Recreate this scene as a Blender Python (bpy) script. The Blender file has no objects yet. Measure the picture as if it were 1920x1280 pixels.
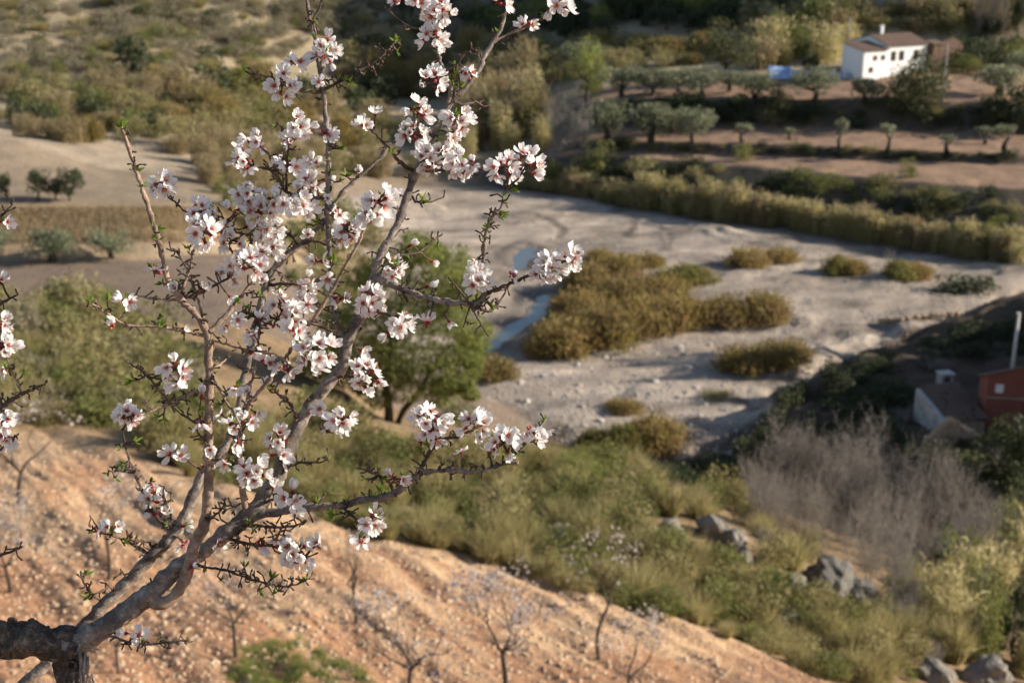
import bpy, math, numpy as np
from mathutils import Vector, Matrix, noise as mnoise

# ------------------------------------------------------------------ camera, world, sun
SC = bpy.context.scene
COL = SC.collection
FPX = 2638.0                       # focal length in pixels of a 1920 px wide frame
PITCH = math.atan(890.0 / FPX)
CP, SP = math.cos(PITCH), math.sin(PITCH)
SUN_AZ, SUN_EL = math.radians(2.0), math.radians(23.0)

cam_data = bpy.data.cameras.new('camera')
cam_data.sensor_width = 36.0
cam_data.lens = FPX / 1920.0 * 36.0
cam_data.clip_start = 0.05
cam_data.clip_end = 4000.0
cam_data.dof.use_dof = True
cam_data.dof.focus_distance = 2.2
cam_data.dof.aperture_fstop = 7.6
cam = bpy.data.objects.new('camera', cam_data)
COL.objects.link(cam)
cam.rotation_euler = (math.pi / 2 - PITCH, 0, 0)
SC.camera = cam

world = bpy.data.worlds.new('World')
SC.world = world
world.use_nodes = True
wn = world.node_tree
bg = wn.nodes['Background']
sky = wn.nodes.new('ShaderNodeTexSky')
sky.sky_type = 'NISHITA'
sky.sun_disc = False
sky.sun_elevation = SUN_EL
sky.sun_rotation = math.pi / 2 - SUN_AZ
sky.air_density = 1.0
sky.dust_density = 0.6
wn.links.new(sky.outputs[0], bg.inputs[0])
bg.inputs[1].default_value = 0.085

sun_dir = Vector((math.cos(SUN_EL) * math.cos(SUN_AZ), math.cos(SUN_EL) * math.sin(SUN_AZ), math.sin(SUN_EL)))
sd = bpy.data.lights.new('sun', 'SUN')
sd.energy = 5.0
sd.angle = math.radians(0.53)
sd.color = (1.0, 0.91, 0.77)
sun = bpy.data.objects.new('sun', sd)
COL.objects.link(sun)
sun.rotation_euler = sun_dir.to_track_quat('Z', 'Y').to_euler()
sun.location = (60, -20, 60)

SC.view_settings.view_transform = 'Standard'
SC.view_settings.look = 'None'
SC.view_settings.exposure = 0.74
SC.view_settings.gamma = 1.0
SC.view_settings.use_curve_mapping = False
HAZE = 0.0
SC.cycles.volume_bounces = 0
SC.cycles.max_bounces = 5
SC.cycles.diffuse_bounces = 3
SC.cycles.transmission_bounces = 3
SC.cycles.glossy_bounces = 2
SC.cycles.sample_clamp_indirect = 4.0
SC.cycles.use_denoising = True

# ------------------------------------------------------------------ helpers
def ray(px, py):
    cx, cy = (px - 960.0) / FPX, (640.0 - py) / FPX
    return cx, CP + cy * SP, -SP + cy * CP          # x, y, z of the direction (camera at the origin)

def pix_at(px, py, d):
    x, y, z = ray(px, py)
    return np.array((x / y * d, d, z / y * d))

def pix_z(px, py, z):
    x, y, zz = ray(px, py)
    s = z / zz
    return np.array((x * s, y * s, z))

def sstep(a, b, x):
    t = np.clip((np.asarray(x, float) - a) / (b - a), 0, 1)
    return t * t * (3 - 2 * t)

_lat = np.random.RandomState(7).rand(256, 256)
def vnoise(x, y):
    xi, yi = np.floor(x).astype(int), np.floor(y).astype(int)
    fx, fy = x - xi, y - yi
    fx, fy = fx * fx * (3 - 2 * fx), fy * fy * (3 - 2 * fy)
    g = lambda a, b: _lat[a & 255, b & 255]
    return (g(xi, yi) * (1 - fx) + g(xi + 1, yi) * fx) * (1 - fy) + (g(xi, yi + 1) * (1 - fx) + g(xi + 1, yi + 1) * fx) * fy - 0.5

def fbm(x, y, s, octv=4):
    r, a, f = 0, 1.0, 1.0 / s
    for k in range(octv):
        r = r + a * vnoise(x * f + 17.3 * k, y * f + 5.1 * k)
        a *= 0.5
        f *= 2.03
    return r

def tag(o, label=None, cat=None, group=None, kind=None):
    if label: o['label'] = label
    if cat: o['category'] = cat
    if group: o['group'] = group
    if kind: o['kind'] = kind
    return o

def link(name, me, mat=None, parent=None):
    o = bpy.data.objects.new(name, me)
    COL.objects.link(o)
    if mat is not None and me is not None:
        for m in (mat if isinstance(mat, (list, tuple)) else [mat]):
            me.materials.append(m)
    if parent is not None: o.parent = parent
    return o

def empty(name, loc=(0, 0, 0), rz=0.0):
    o = bpy.data.objects.new(name, None)
    COL.objects.link(o)
    o.location = loc
    o.rotation_euler = (0, 0, rz)
    o.empty_display_size = 0.2
    return o

class MB:
    """collects polygons, then becomes one mesh"""
    def __init__(s):
        s.v, s.f, s.m, s.n = [], [], [], 0
    def add(s, verts, faces, mi=0):
        verts = np.asarray(verts, float).reshape(-1, 3)
        s.v.append(verts)
        for f in faces: s.f.append(tuple(i + s.n for i in f))
        s.m += [mi] * len(faces)
        s.n += len(verts)
    def mesh(s, name, smooth=False):
        me = bpy.data.meshes.new(name)
        me.from_pydata(np.concatenate(s.v).tolist() if s.v else [], [], s.f)
        me.polygons.foreach_set('material_index', s.m)
        if smooth: me.polygons.foreach_set('use_smooth', [True] * len(s.f))
        me.update()
        return me
    def box(s, c, size, rz=0.0, mi=0, taper=1.0):
        hx, hy, hz = size[0] / 2, size[1] / 2, size[2] / 2
        p = []
        for z, t in ((-hz, 1.0), (hz, taper)):
            for x, y in ((-hx, -hy), (hx, -hy), (hx, hy), (-hx, hy)):
                X, Y = x * t, y * t
                p.append((c[0] + X * math.cos(rz) - Y * math.sin(rz), c[1] + X * math.sin(rz) + Y * math.cos(rz), c[2] + z))
        s.add(p, [(0, 3, 2, 1), (4, 5, 6, 7), (0, 1, 5, 4), (1, 2, 6, 5), (2, 3, 7, 6), (3, 0, 4, 7)], mi)
    def prism(s, poly, z0, z1, mi=0):
        n = len(poly)
        s.add([(x, y, z0) for x, y in poly] + [(x, y, z1) for x, y in poly],
              [tuple(range(n))[::-1], tuple(range(n, 2 * n))] + [(i, (i + 1) % n, n + (i + 1) % n, n + i) for i in range(n)], mi)
    def tube(s, pts, rad, sides=6, mi=0, rough=0.0, seed=0, fr=14.0, cap=True):
        pts = np.asarray(pts, float)
        n = len(pts)
        rad = np.broadcast_to(np.asarray(rad, float), (n,))
        tan = np.gradient(pts, axis=0)
        tan /= np.linalg.norm(tan, axis=1)[:, None] + 1e-9
        ref = np.array((0.0, 1.0, 0.0)) if abs(tan[0][1]) < 0.85 else np.array((1.0, 0, 0))
        a = np.cross(tan[0], ref); a /= np.linalg.norm(a)
        ang = np.arange(sides) * 2 * math.pi / sides
        V = np.empty((n, sides, 3))
        for i in range(n):
            a = a - tan[i] * a.dot(tan[i]); a /= np.linalg.norm(a) + 1e-9
            b = np.cross(tan[i], a)
            V[i] = pts[i] + rad[i] * (np.cos(ang)[:, None] * a + np.sin(ang)[:, None] * b)
        if rough > 0:
            for i in range(n):
                for j in range(sides):
                    q = Vector(V[i, j] * fr) + Vector((seed * 3.1, 0, 0))
                    k = mnoise.fractal(q, 0.9, 2.1, 4) * rough
                    V[i, j] = pts[i] + (V[i, j] - pts[i]) * (1 + k)
        F = []
        for i in range(n - 1):
            for j in range(sides):
                j2 = (j + 1) % sides
                F.append((i * sides + j, i * sides + j2, (i + 1) * sides + j2, (i + 1) * sides + j))
        if cap:
            F.append(tuple(range(sides))[::-1])
            F.append(tuple(range((n - 1) * sides, n * sides)))
        s.add(V.reshape(-1, 3), F, mi)

def spline(P, step):
    """Catmull-Rom through rows of P (any columns), resampled about every step (distance over the first three columns)"""
    P = np.asarray(P, float)
    Q = np.vstack((2 * P[0] - P[1], P, 2 * P[-1] - P[-2]))
    out = []
    for i in range(1, len(Q) - 2):
        L = np.linalg.norm(Q[i + 1, :3] - Q[i, :3])
        n = max(1, int(round(L / step)))
        for k in range(n):
            t = k / n
            out.append(0.5 * (2 * Q[i] + (Q[i + 1] - Q[i - 1]) * t + (2 * Q[i - 1] - 5 * Q[i] + 4 * Q[i + 1] - Q[i + 2]) * t * t
                              + (-Q[i - 1] + 3 * Q[i] - 3 * Q[i + 1] + Q[i + 2]) * t ** 3))
    out.append(P[-1])
    return np.array(out)

# ------------------------------------------------------------------ materials
def new_mat(name):
    m = bpy.data.materials.new(name)
    m.use_nodes = True
    nt = m.node_tree
    for n in list(nt.nodes): nt.nodes.remove(n)
    out = nt.nodes.new('ShaderNodeOutputMaterial')
    return m, nt, out

def N(nt, typ, **kw):
    n = nt.nodes.new(typ)
    for k, v in kw.items():
        if k.startswith('i_'):
            n.inputs[k[2:]].default_value = v
        else:
            setattr(n, k, v)
    return n

def ramp(nt, stops):
    r = nt.nodes.new('ShaderNodeValToRGB')
    e = r.color_ramp.elements
    while len(e) < len(stops): e.new(0.5)
    for i, (p, c) in enumerate(stops):
        e[i].position = p
        e[i].color = (*c, 1)
    return r

def mix(nt, a, b, fac, mode='MIX'):
    m = nt.nodes.new('ShaderNodeMix')
    m.data_type = 'RGBA'
    m.blend_type = mode
    for sock, v in ((m.inputs[0], fac), (m.inputs[6], a), (m.inputs[7], b)):
        if isinstance(v, (int, float)): sock.default_value = v
        elif isinstance(v, tuple): sock.default_value = (*v, 1)
        else: nt.links.new(v, sock)
    return m.outputs[2]

def noise_tex(nt, scale, detail=4, coord='Object', rough=0.6):
    tc = nt.nodes.new('ShaderNodeTexCoord')
    n = N(nt, 'ShaderNodeTexNoise', i_Scale=scale, i_Detail=detail, i_Roughness=rough)
    nt.links.new(tc.outputs[coord], n.inputs['Vector'])
    return n

def leaf_mat(name, cols, trans=0.3, patch=None, rough=0.6):
    """foliage: colour differs from leaf to leaf and plant to plant"""
    m, nt, out = new_mat(name)
    g = N(nt, 'ShaderNodeNewGeometry')
    oi = N(nt, 'ShaderNodeObjectInfo')
    ad = N(nt, 'ShaderNodeMath', operation='MULTIPLY_ADD')
    nt.links.new(g.outputs['Random Per Island'], ad.inputs[0])
    ad.inputs[1].default_value = 0.6
    mu = N(nt, 'ShaderNodeMath', operation='MULTIPLY')
    nt.links.new(oi.outputs['Random'], mu.inputs[0]); mu.inputs[1].default_value = 0.4
    nt.links.new(mu.outputs[0], ad.inputs[2])
    k = len(cols)
    r = ramp(nt, [(i / max(1, k - 1), c) for i, c in enumerate(cols)])
    nt.links.new(ad.outputs[0], r.inputs[0])
    d = N(nt, 'ShaderNodeBsdfPrincipled', i_Roughness=rough)
    d.inputs['Specular IOR Level'].default_value = 0.25
    nt.links.new(r.outputs[0], d.inputs['Base Color'])
    t = N(nt, 'ShaderNodeBsdfTranslucent')
    nt.links.new(r.outputs[0], t.inputs[0])
    mx = N(nt, 'ShaderNodeMixShader'); mx.inputs[0].default_value = trans
    nt.links.new(d.outputs[0], mx.inputs[1]); nt.links.new(t.outputs[0], mx.inputs[2])
    nt.links.new(mx.outputs[0], out.inputs[0])
    return m

def solid_mat(name, c1, c2, scale=3.0, rough=0.85, bump=0.2, bscale=20.0, coord='Object', spec=0.3):
    m, nt, out = new_mat(name)
    n = noise_tex(nt, scale, 6, coord)
    r = ramp(nt, [(0.32, c1), (0.68, c2)])
    nt.links.new(n.outputs['Fac'], r.inputs[0])
    p = N(nt, 'ShaderNodeBsdfPrincipled', i_Roughness=rough)
    p.inputs['Specular IOR Level'].default_value = spec
    nt.links.new(r.outputs[0], p.inputs['Base Color'])
    if bump:
        n2 = noise_tex(nt, bscale, 5, coord)
        b = N(nt, 'ShaderNodeBump', i_Strength=bump, i_Distance=0.05)
        nt.links.new(n2.outputs['Fac'], b.inputs['Height'])
        nt.links.new(b.outputs[0], p.inputs['Normal'])
    nt.links.new(p.outputs[0], out.inputs[0])
    return m

def ground_mat():
    m, nt, out = new_mat('earth')
    at = N(nt, 'ShaderNodeAttribute', attribute_name='soil')
    n1 = noise_tex(nt, 0.35, 6); n2 = noise_tex(nt, 3.0, 6); n3 = noise_tex(nt, 14.0, 4)
    r1 = ramp(nt, [(0.3, (0.72, 0.74, 0.78)), (0.7, (1.2, 1.17, 1.1))])
    r2 = ramp(nt, [(0.32, (0.7, 0.7, 0.72)), (0.5, (1.0, 1.0, 1.0)), (0.72, (1.3, 1.27, 1.22))])
    r3 = ramp(nt, [(0.35, (0.75, 0.75, 0.75)), (0.68, (1.3, 1.3, 1.3))])
    for n, r in ((n1, r1), (n2, r2), (n3, r3)): nt.links.new(n.outputs['Fac'], r.inputs[0])
    c = mix(nt, at.outputs['Color'], r1.outputs[0], 0.8, 'MULTIPLY')
    c = mix(nt, c, r2.outputs[0], 0.8, 'MULTIPLY')
    c = mix(nt, c, r3.outputs[0], 0.6, 'MULTIPLY')
    p = N(nt, 'ShaderNodeBsdfPrincipled', i_Roughness=0.95)
    p.inputs['Specular IOR Level'].default_value = 0.1
    nt.links.new(c, p.inputs['Base Color'])
    b1 = N(nt, 'ShaderNodeBump', i_Strength=0.7, i_Distance=0.25)
    nt.links.new(n2.outputs['Fac'], b1.inputs['Height'])
    b2 = N(nt, 'ShaderNodeBump', i_Strength=0.6, i_Distance=0.05)
    nt.links.new(n3.outputs['Fac'], b2.inputs['Height'])
    nt.links.new(b1.outputs[0], b2.inputs['Normal'])
    nt.links.new(b2.outputs[0], p.inputs['Normal'])
    nt.links.new(p.outputs[0], out.inputs[0])
    return m

def water_mat():
    m, nt, out = new_mat('water')
    p = N(nt, 'ShaderNodeBsdfPrincipled', i_Roughness=0.1)
    p.inputs['Base Color'].default_value = (0.09, 0.1, 0.1, 1)
    p.inputs['IOR'].default_value = 1.6
    p.inputs['Specular IOR Level'].default_value = 1.0
    n = noise_tex(nt, 1.6, 3)
    b = N(nt, 'ShaderNodeBump', i_Strength=0.12, i_Distance=0.1)
    nt.links.new(n.outputs['Fac'], b.inputs['Height']); nt.links.new(b.outputs[0], p.inputs['Normal'])
    nt.links.new(p.outputs[0], out.inputs[0])
    return m

def bark_mat(name, dark, mid, light):
    m, nt, out = new_mat(name)
    n1 = noise_tex(nt, 95.0, 6, rough=0.72)
    n2 = noise_tex(nt, 420.0, 4)
    n3 = noise_tex(nt, 22.0, 6)
    r = ramp(nt, [(0.3, dark), (0.52, mid), (0.72, light)])
    nt.links.new(n1.outputs['Fac'], r.inputs[0])
    r3 = ramp(nt, [(0.38, (0.5, 0.48, 0.47)), (0.6, (1.2, 1.15, 1.08))])
    nt.links.new(n3.outputs['Fac'], r3.inputs[0])
    c = mix(nt, r.outputs[0], r3.outputs[0], 1.0, 'MULTIPLY')
    p = N(nt, 'ShaderNodeBsdfPrincipled', i_Roughness=0.8)
    p.inputs['Specular IOR Level'].default_value = 0.3
    nt.links.new(c, p.inputs['Base Color'])
    b = N(nt, 'ShaderNodeBump', i_Strength=1.0, i_Distance=0.0035)
    nt.links.new(n1.outputs['Fac'], b.inputs['Height'])
    b2 = N(nt, 'ShaderNodeBump', i_Strength=0.7, i_Distance=0.0012)
    nt.links.new(n2.outputs['Fac'], b2.inputs['Height']); nt.links.new(b.outputs[0], b2.inputs['Normal'])
    nt.links.new(b2.outputs[0], p.inputs['Normal'])
    nt.links.new(p.outputs[0], out.inputs[0])
    return m

def petal_mat():
    m, nt, out = new_mat('petal')
    at = N(nt, 'ShaderNodeAttribute', attribute_name='base')       # 0 at the claw, 1 at the rim: the petal's own blush
    oi = N(nt, 'ShaderNodeObjectInfo')
    r = ramp(nt, [(0.0, (0.34, 0.02, 0.04)), (0.17, (0.55, 0.1, 0.12)), (0.3, (0.9, 0.8, 0.79)), (0.42, (0.94, 0.93, 0.91)), (1.0, (0.94, 0.94, 0.93))])
    nt.links.new(at.outputs['Fac'], r.inputs[0])
    r2 = ramp(nt, [(0.0, (1, 1, 1)), (0.6, (1, 0.99, 0.99)), (1.0, (1, 0.96, 0.965))])
    nt.links.new(oi.outputs['Random'], r2.inputs[0])
    c = mix(nt, r.outputs[0], r2.outputs[0], 1.0, 'MULTIPLY')
    d = N(nt, 'ShaderNodeBsdfDiffuse'); nt.links.new(c, d.inputs[0])
    t = N(nt, 'ShaderNodeBsdfTranslucent'); nt.links.new(c, t.inputs[0])
    mx = N(nt, 'ShaderNodeMixShader'); mx.inputs[0].default_value = 0.5
    nt.links.new(d.outputs[0], mx.inputs[1]); nt.links.new(t.outputs[0], mx.inputs[2])
    nt.links.new(mx.outputs[0], out.inputs[0])
    return m

M = {}
M['earth'] = ground_mat()
M['water'] = water_mat()
M['bark'] = bark_mat('almond_bark', (0.12, 0.1, 0.09), (0.25, 0.21, 0.185), (0.46, 0.41, 0.365))
M['tan_bark'] = bark_mat('smooth_tan_bark', (0.19, 0.13, 0.095), (0.33, 0.24, 0.185), (0.5, 0.4, 0.33))
M['twig_bark'] = bark_mat('twig_bark', (0.05, 0.035, 0.03), (0.115, 0.08, 0.062), (0.26, 0.21, 0.17))
M['stump_bark'] = bark_mat('old_bark', (0.025, 0.02, 0.017), (0.1, 0.075, 0.058), (0.34, 0.28, 0.23))
M['far_bark'] = solid_mat('far_bark', (0.05, 0.04, 0.033), (0.11, 0.085, 0.065), 4.0)
M['pale_bark'] = solid_mat('pale_bark', (0.16, 0.14, 0.125), (0.3, 0.26, 0.23), 4.0)
M['petal'] = petal_mat()
M['calyx'] = leaf_mat('calyx', [(0.1, 0.012, 0.012), (0.26, 0.03, 0.03), (0.3, 0.09, 0.05)], 0.15)
M['stamen'] = leaf_mat('stamen', [(0.5, 0.07, 0.1), (0.62, 0.25, 0.24)], 0.2)
M['anther'] = leaf_mat('anther', [(0.42, 0.16, 0.06), (0.62, 0.4, 0.12)], 0.0)
M['new_leaf'] = leaf_mat('new_leaf', [(0.09, 0.17, 0.02), (0.17, 0.27, 0.035), (0.24, 0.32, 0.06)], 0.45, rough=0.45)
M['scrub'] = leaf_mat('scrub_leaf', [(0.13, 0.118, 0.048), (0.24, 0.213, 0.085), (0.34, 0.295, 0.13), (0.43, 0.37, 0.205)], 0.42)
M['scrub_green'] = leaf_mat('green_scrub_leaf', [(0.09, 0.105, 0.035), (0.18, 0.195, 0.06), (0.28, 0.27, 0.095)], 0.42)
M['esparto'] = leaf_mat('esparto_blade', [(0.19, 0.17, 0.065), (0.32, 0.275, 0.115), (0.44, 0.37, 0.19), (0.25, 0.24, 0.085)], 0.45)
M['tamarisk'] = leaf_mat('tamarisk_stem', [(0.16, 0.13, 0.06), (0.27, 0.195, 0.085), (0.36, 0.24, 0.105), (0.31, 0.25, 0.105)], 0.45)
M['tamarisk_yellow'] = leaf_mat('yellow_tamarisk', [(0.17, 0.145, 0.045), (0.29, 0.235, 0.07), (0.37, 0.285, 0.095)], 0.42)
M['reed'] = leaf_mat('reed_blade', [(0.3, 0.27, 0.11), (0.46, 0.4, 0.18), (0.58, 0.5, 0.28), (0.37, 0.36, 0.15)], 0.62)
M['dry_reed'] = leaf_mat('dry_reed_blade', [(0.24, 0.19, 0.1), (0.37, 0.29, 0.16), (0.45, 0.37, 0.22)], 0.5)
M['olive'] = leaf_mat('olive_leaf', [(0.11, 0.125, 0.072), (0.21, 0.222, 0.13), (0.34, 0.345, 0.22)], 0.35, rough=0.45)
M['dry_scrub'] = leaf_mat('dry_scrub_leaf', [(0.12, 0.11, 0.065), (0.22, 0.19, 0.115), (0.32, 0.275, 0.18), (0.4, 0.345, 0.24)], 0.35)
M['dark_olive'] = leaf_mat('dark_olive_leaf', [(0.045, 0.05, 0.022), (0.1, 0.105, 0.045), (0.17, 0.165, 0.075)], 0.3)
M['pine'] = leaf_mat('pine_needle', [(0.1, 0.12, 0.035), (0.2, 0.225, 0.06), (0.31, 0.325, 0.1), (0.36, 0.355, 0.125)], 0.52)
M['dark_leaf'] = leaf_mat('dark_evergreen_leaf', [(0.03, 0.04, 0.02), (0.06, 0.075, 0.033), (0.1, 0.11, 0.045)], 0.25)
M['grey_twig'] = leaf_mat('grey_bare_twig', [(0.15, 0.13, 0.112), (0.27, 0.238, 0.205), (0.38, 0.34, 0.295)], 0.25)
M['grass'] = leaf_mat('green_grass_blade', [(0.14, 0.19, 0.04), (0.24, 0.28, 0.075), (0.38, 0.36, 0.15)], 0.5)
M['straw'] = leaf_mat('straw_blade', [(0.3, 0.22, 0.125), (0.42, 0.32, 0.19), (0.5, 0.41, 0.27)], 0.45)
M['far_blossom'] = leaf_mat('far_blossom', [(0.42, 0.36, 0.33), (0.62, 0.56, 0.53)], 0.45)
M['stone'] = solid_mat('pale_stone', (0.38, 0.25, 0.155), (0.6, 0.46, 0.32), 1.7, bscale=9)
M['cobble'] = solid_mat('river_cobble', (0.26, 0.23, 0.2), (0.56, 0.52, 0.47), 0.8, bscale=9)
M['boulder'] = solid_mat('grey_boulder', (0.11, 0.1, 0.085), (0.3, 0.265, 0.22), 1.3, bump=0.7, bscale=5)
M['dark_boulder'] = solid_mat('dark_boulder', (0.06, 0.056, 0.05), (0.19, 0.175, 0.15), 1.3, bump=0.8, bscale=5)
M['white_wall'] = solid_mat('whitewash', (0.86, 0.85, 0.83), (0.92, 0.91, 0.89), 0.6, bscale=6, bump=0.1)
M['old_plaster'] = solid_mat('weathered_plaster', (0.3, 0.28, 0.26), (0.6, 0.57, 0.54), 0.9, bscale=6)
M['roof_tile'] = solid_mat('roof_tile', (0.075, 0.05, 0.038), (0.17, 0.105, 0.075), 2.5, bscale=9, bump=0.5)
M['old_tile'] = solid_mat('old_roof_tile', (0.075, 0.055, 0.045), (0.2, 0.13, 0.09), 3.0, bscale=9, bump=0.5)
M['red_wall'] = solid_mat('red_render', (0.24, 0.085, 0.06), (0.31, 0.115, 0.08), 0.8, bscale=6, bump=0.1)
M['brown_wall'] = solid_mat('brown_stone_wall', (0.09, 0.055, 0.04), (0.19, 0.11, 0.075), 1.5, bscale=5, bump=0.5)
M['stone_wall'] = solid_mat('rubble_stones', (0.24, 0.18, 0.13), (0.46, 0.37, 0.28), 2.0, bscale=6, bump=0.7)
M['glass'] = solid_mat('dark_window', (0.02, 0.022, 0.026), (0.04, 0.045, 0.05), 2.0, rough=0.15, bump=0, spec=0.6)
M['frame'] = solid_mat('wood_frame', (0.09, 0.06, 0.04), (0.14, 0.1, 0.07), 3.0)
M['pole'] = solid_mat('pale_pole', (0.62, 0.58, 0.5), (0.74, 0.7, 0.62), 3.0, bump=0.05)
M['grey_pole'] = solid_mat('weathered_pole', (0.3, 0.28, 0.26), (0.42, 0.4, 0.37), 3.0, bump=0.05)
M['blue_sheet'] = solid_mat('blue_sheet', (0.26, 0.38, 0.6), (0.4, 0.5, 0.7), 0.8, rough=0.5, bump=0.1)
M['shade_blue_wall'] = solid_mat('white_wall_shade_tint', (0.42, 0.48, 0.62), (0.55, 0.6, 0.72), 0.6, bump=0.1)  # white wall; the blue of its shade is put into the colour

# ------------------------------------------------------------------ terrain
# Each row is one line across the valley (hill edge, bank, terrace edge ...), given by points on it (x, distance, height).
def row(*pts):
    P = np.array([pix_at(a, b, c) if c > 0 else pix_z(a, b, c) for a, b, c in pts])
    u = P[:, 0] / P[:, 1]
    o = np.argsort(u)
    return u[o], P[o, 1], P[o, 2]

R0 = (np.array((0.0,)), np.array((1.2,)), np.array((-1.75,)))
R1 = (np.array((0.0,)), np.array((4.0,)), np.array((-3.7,)))
R2 = row((-500, 1310, 24), (0, 1310, 24), (500, 1310, 25), (1000, 1310, 27), (1500, 1310, 31), (1920, 1330, 35), (2400, 1330, 38))
R3 = row((-300, 765, 55), (0, 795, 50), (300, 860, 45.5), (500, 915, 43), (700, 990, 41), (1000, 1070, 40), (1300, 1160, 38.5), (1600, 1285, 37.5), (1920, 1370, 38.5), (2400, 1400, 41))
R4 = row((-300, 545, 82), (0, 560, 80), (160, 572, 79), (300, 640, 74), (380, 720, 68), (480, 795, 63), (700, 820, 62), (900, 850, 60), (1050, 868, 58), (1200, 920, 56), (1350, 965, 55), (1500, 1050, 52), (1700, 1180, 48), (1850, 1255, 46), (2200, 1340, 46))
R5 = row((-300, 600, 112), (0, 600, 111), (300, 600, 110), (480, 620, 108), (620, 690, 106), (740, 790, 105), (900, 800, 103), (1100, 882, -44.9), (1250, 900, -45), (1400, 930, -42.8), (1500, 985, 86), (1700, 1030, 80), (1920, 1060, 77), (2300, 1060, 74))
R6 = row((-300, 540, 121), (0, 540, 121), (300, 535, 121), (480, 560, 117), (620, 640, 112), (740, 760, 109), (900, 770, 107), (1100, 876, -44.95), (1250, 885, -44.9), (1380, 872, -43.0), (1450, 800, -42.2), (1560, 712, -41.2), (1700, 664, -40.5), (1800, 624, -40.0), (1900, 570, -39.6), (2100, 520, -38))
R7 = row((-300, 490, -36), (0, 490, -36), (300, 488, -36.2), (450, 470, -37.6), (560, 480, -41), (620, 560, -44), (740, 700, -44.8), (900, 735, -45), (1100, 865, -45), (1250, 868, -45), (1385, 842, -45), (1440, 772, -45), (1545, 690, -45), (1690, 640, -45), (1790, 602, -45), (1890, 548, -45), (2100, 500, -45))
R8 = row((-300, 388, 141), (0, 386, 142), (300, 385, 143), (450, 384, 150), (560, 380, 170), (650, 366, 190), (780, 350, -45), (900, 352, -45), (1000, 358, -45), (1100, 372, -45), (1200, 395, -45), (1300, 411, -45), (1450, 430, -45), (1600, 452, -45), (1750, 475, -45), (1850, 492, -45), (1920, 500, -45), (2200, 520, -45))
R9 = row((-300, 262, 160), (0, 262, 164), (200, 300, 164), (300, 318, 165), (430, 320, 178), (600, 312, 205), (780, 312, 216), (960, 300, 213), (1100, 288, 206), (1300, 303, 196.5), (1600, 330, 183.5), (1750, 345, 178), (1900, 353, 175), (2200, 370, 168))
R10 = row((-300, 250, 174), (0, 250, 175), (300, 275, 186), (430, 280, 200), (600, 280, 216), (780, 292, 224), (960, 285, 219), (1100, 281, 209), (1300, 288, 202.5), (1600, 298, 195), (1900, 309, 190.5), (2200, 318, 185))
R11 = row((-300, 236, 186), (0, 238, 187), (300, 258, 196), (430, 262, 212), (600, 260, 225), (780, 273, 231), (960, 272, 223), (1100, 264, 209.8), (1300, 268, 203.3), (1600, 278, 195.8), (1900, 290, 191.3), (2200, 300, 186))
R12 = row((-300, 215, 198), (0, 222, 198), (300, 242, 206), (430, 245, 222), (600, 242, 236), (780, 246, 243), (960, 250, 232), (1100, 240, 217), (1300, 238, 213.5), (1600, 240, 209.5), (1900, 253, 206), (2200, 265, 200))
R13 = row((-300, 185, 214), (0, 192, 213), (300, 205, 220), (430, 205, 236), (600, 206, 250), (780, 208, 258), (960, 215, 246), (1080, 205, 226), (1140, 184, 221.5), (1300, 184, 216), (1600, 186, 211.5), (1900, 196, 208), (2200, 210, 202))
R14 = row((-300, 165, 226), (0, 172, 225), (300, 184, 230), (430, 182, 250), (600, 176, 266), (780, 182, 277), (960, 180, 262), (1100, 165, 240), (1300, 158, 235), (1600, 147, 231), (1750, 146, 229), (1900, 150, 226), (2200, 160, 220))
R15 = row((-300, 90, 246), (0, 92, 247), (300, 100, 252), (430, 95, 270), (600, 82, 292), (780, 74, 312), (960, 92, 292), (1100, 98, 266), (1300, 100, 260), (1600, 92, 256), (1900, 95, 252), (2200, 95, 248))
R16 = row((-300, -12, 282), (0, -12, 288), (300, -12, 296), (600, -12, 325), (780, -12, 345), (960, 25, 318), (1100, 5, 292), (1300, -25, 290), (1480, -18, 284), (1600, -14, 268), (1900, -14, 265), (2200, -12, 262))
R17 = (np.array((-0.5, -0.2, 0.0, 0.1, 0.3)), np.array((380.0, 400.0, 420.0, 330.0, 350.0)), np.array((8.0, -2.0, -22.0, 2.0, 6.0)))
R18 = (np.array((-0.5, -0.2, 0.0, 0.1, 0.3)), np.array((620.0, 640.0, 640.0, 640.0, 620.0)), np.array((40.0, 30.0, 10.0, 35.0, 42.0)))
R19 = (np.array((0.0,)), np.array((1600.0,)), np.array((60.0,)))
ROWS = [R0, R1, R2, R3, R4, R5, R6, R7, R8, R9, R10, R11, R12, R13, R14, R15, R16, R17, R18, R19]

_ug = np.linspace(-1.2, 1.2, 2401)
_kr = np.exp(-0.5 * (np.arange(-60, 61) / 18.0) ** 2); _kr /= _kr.sum()
def _smooth(r, c):
    f = np.interp(_ug, r[0], r[c])
    return np.convolve(np.pad(f, 60, mode='edge'), _kr, 'valid')
ROWS_D = [_smooth(r, 1) for r in ROWS]
ROWS_Z = [_smooth(r, 2) for r in ROWS]

def lines_at(u):
    D = np.array([np.interp(u, _ug, f) for f in ROWS_D])
    Z = np.array([np.interp(u, _ug, f) for f in ROWS_Z])
    for k in range(1, len(D)): D[k] = np.maximum(D[k], D[k - 1] + 0.3)
    return D, Z

STREAM = [[(962, 502), (960, 484), (970, 468), (988, 460), (1004, 464), (1000, 482), (986, 500), (974, 506)],
          [(1012, 548), (1036, 556), (1032, 576), (1012, 598), (985, 615), (960, 632), (935, 648), (905, 666), (900, 653), (928, 630), (945, 608), (975, 597), (994, 582), (1004, 564)]]
STREAM_W = [np.array([pix_z(x, y, -45.1)[:2] for x, y in p]) for p in STREAM]

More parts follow.
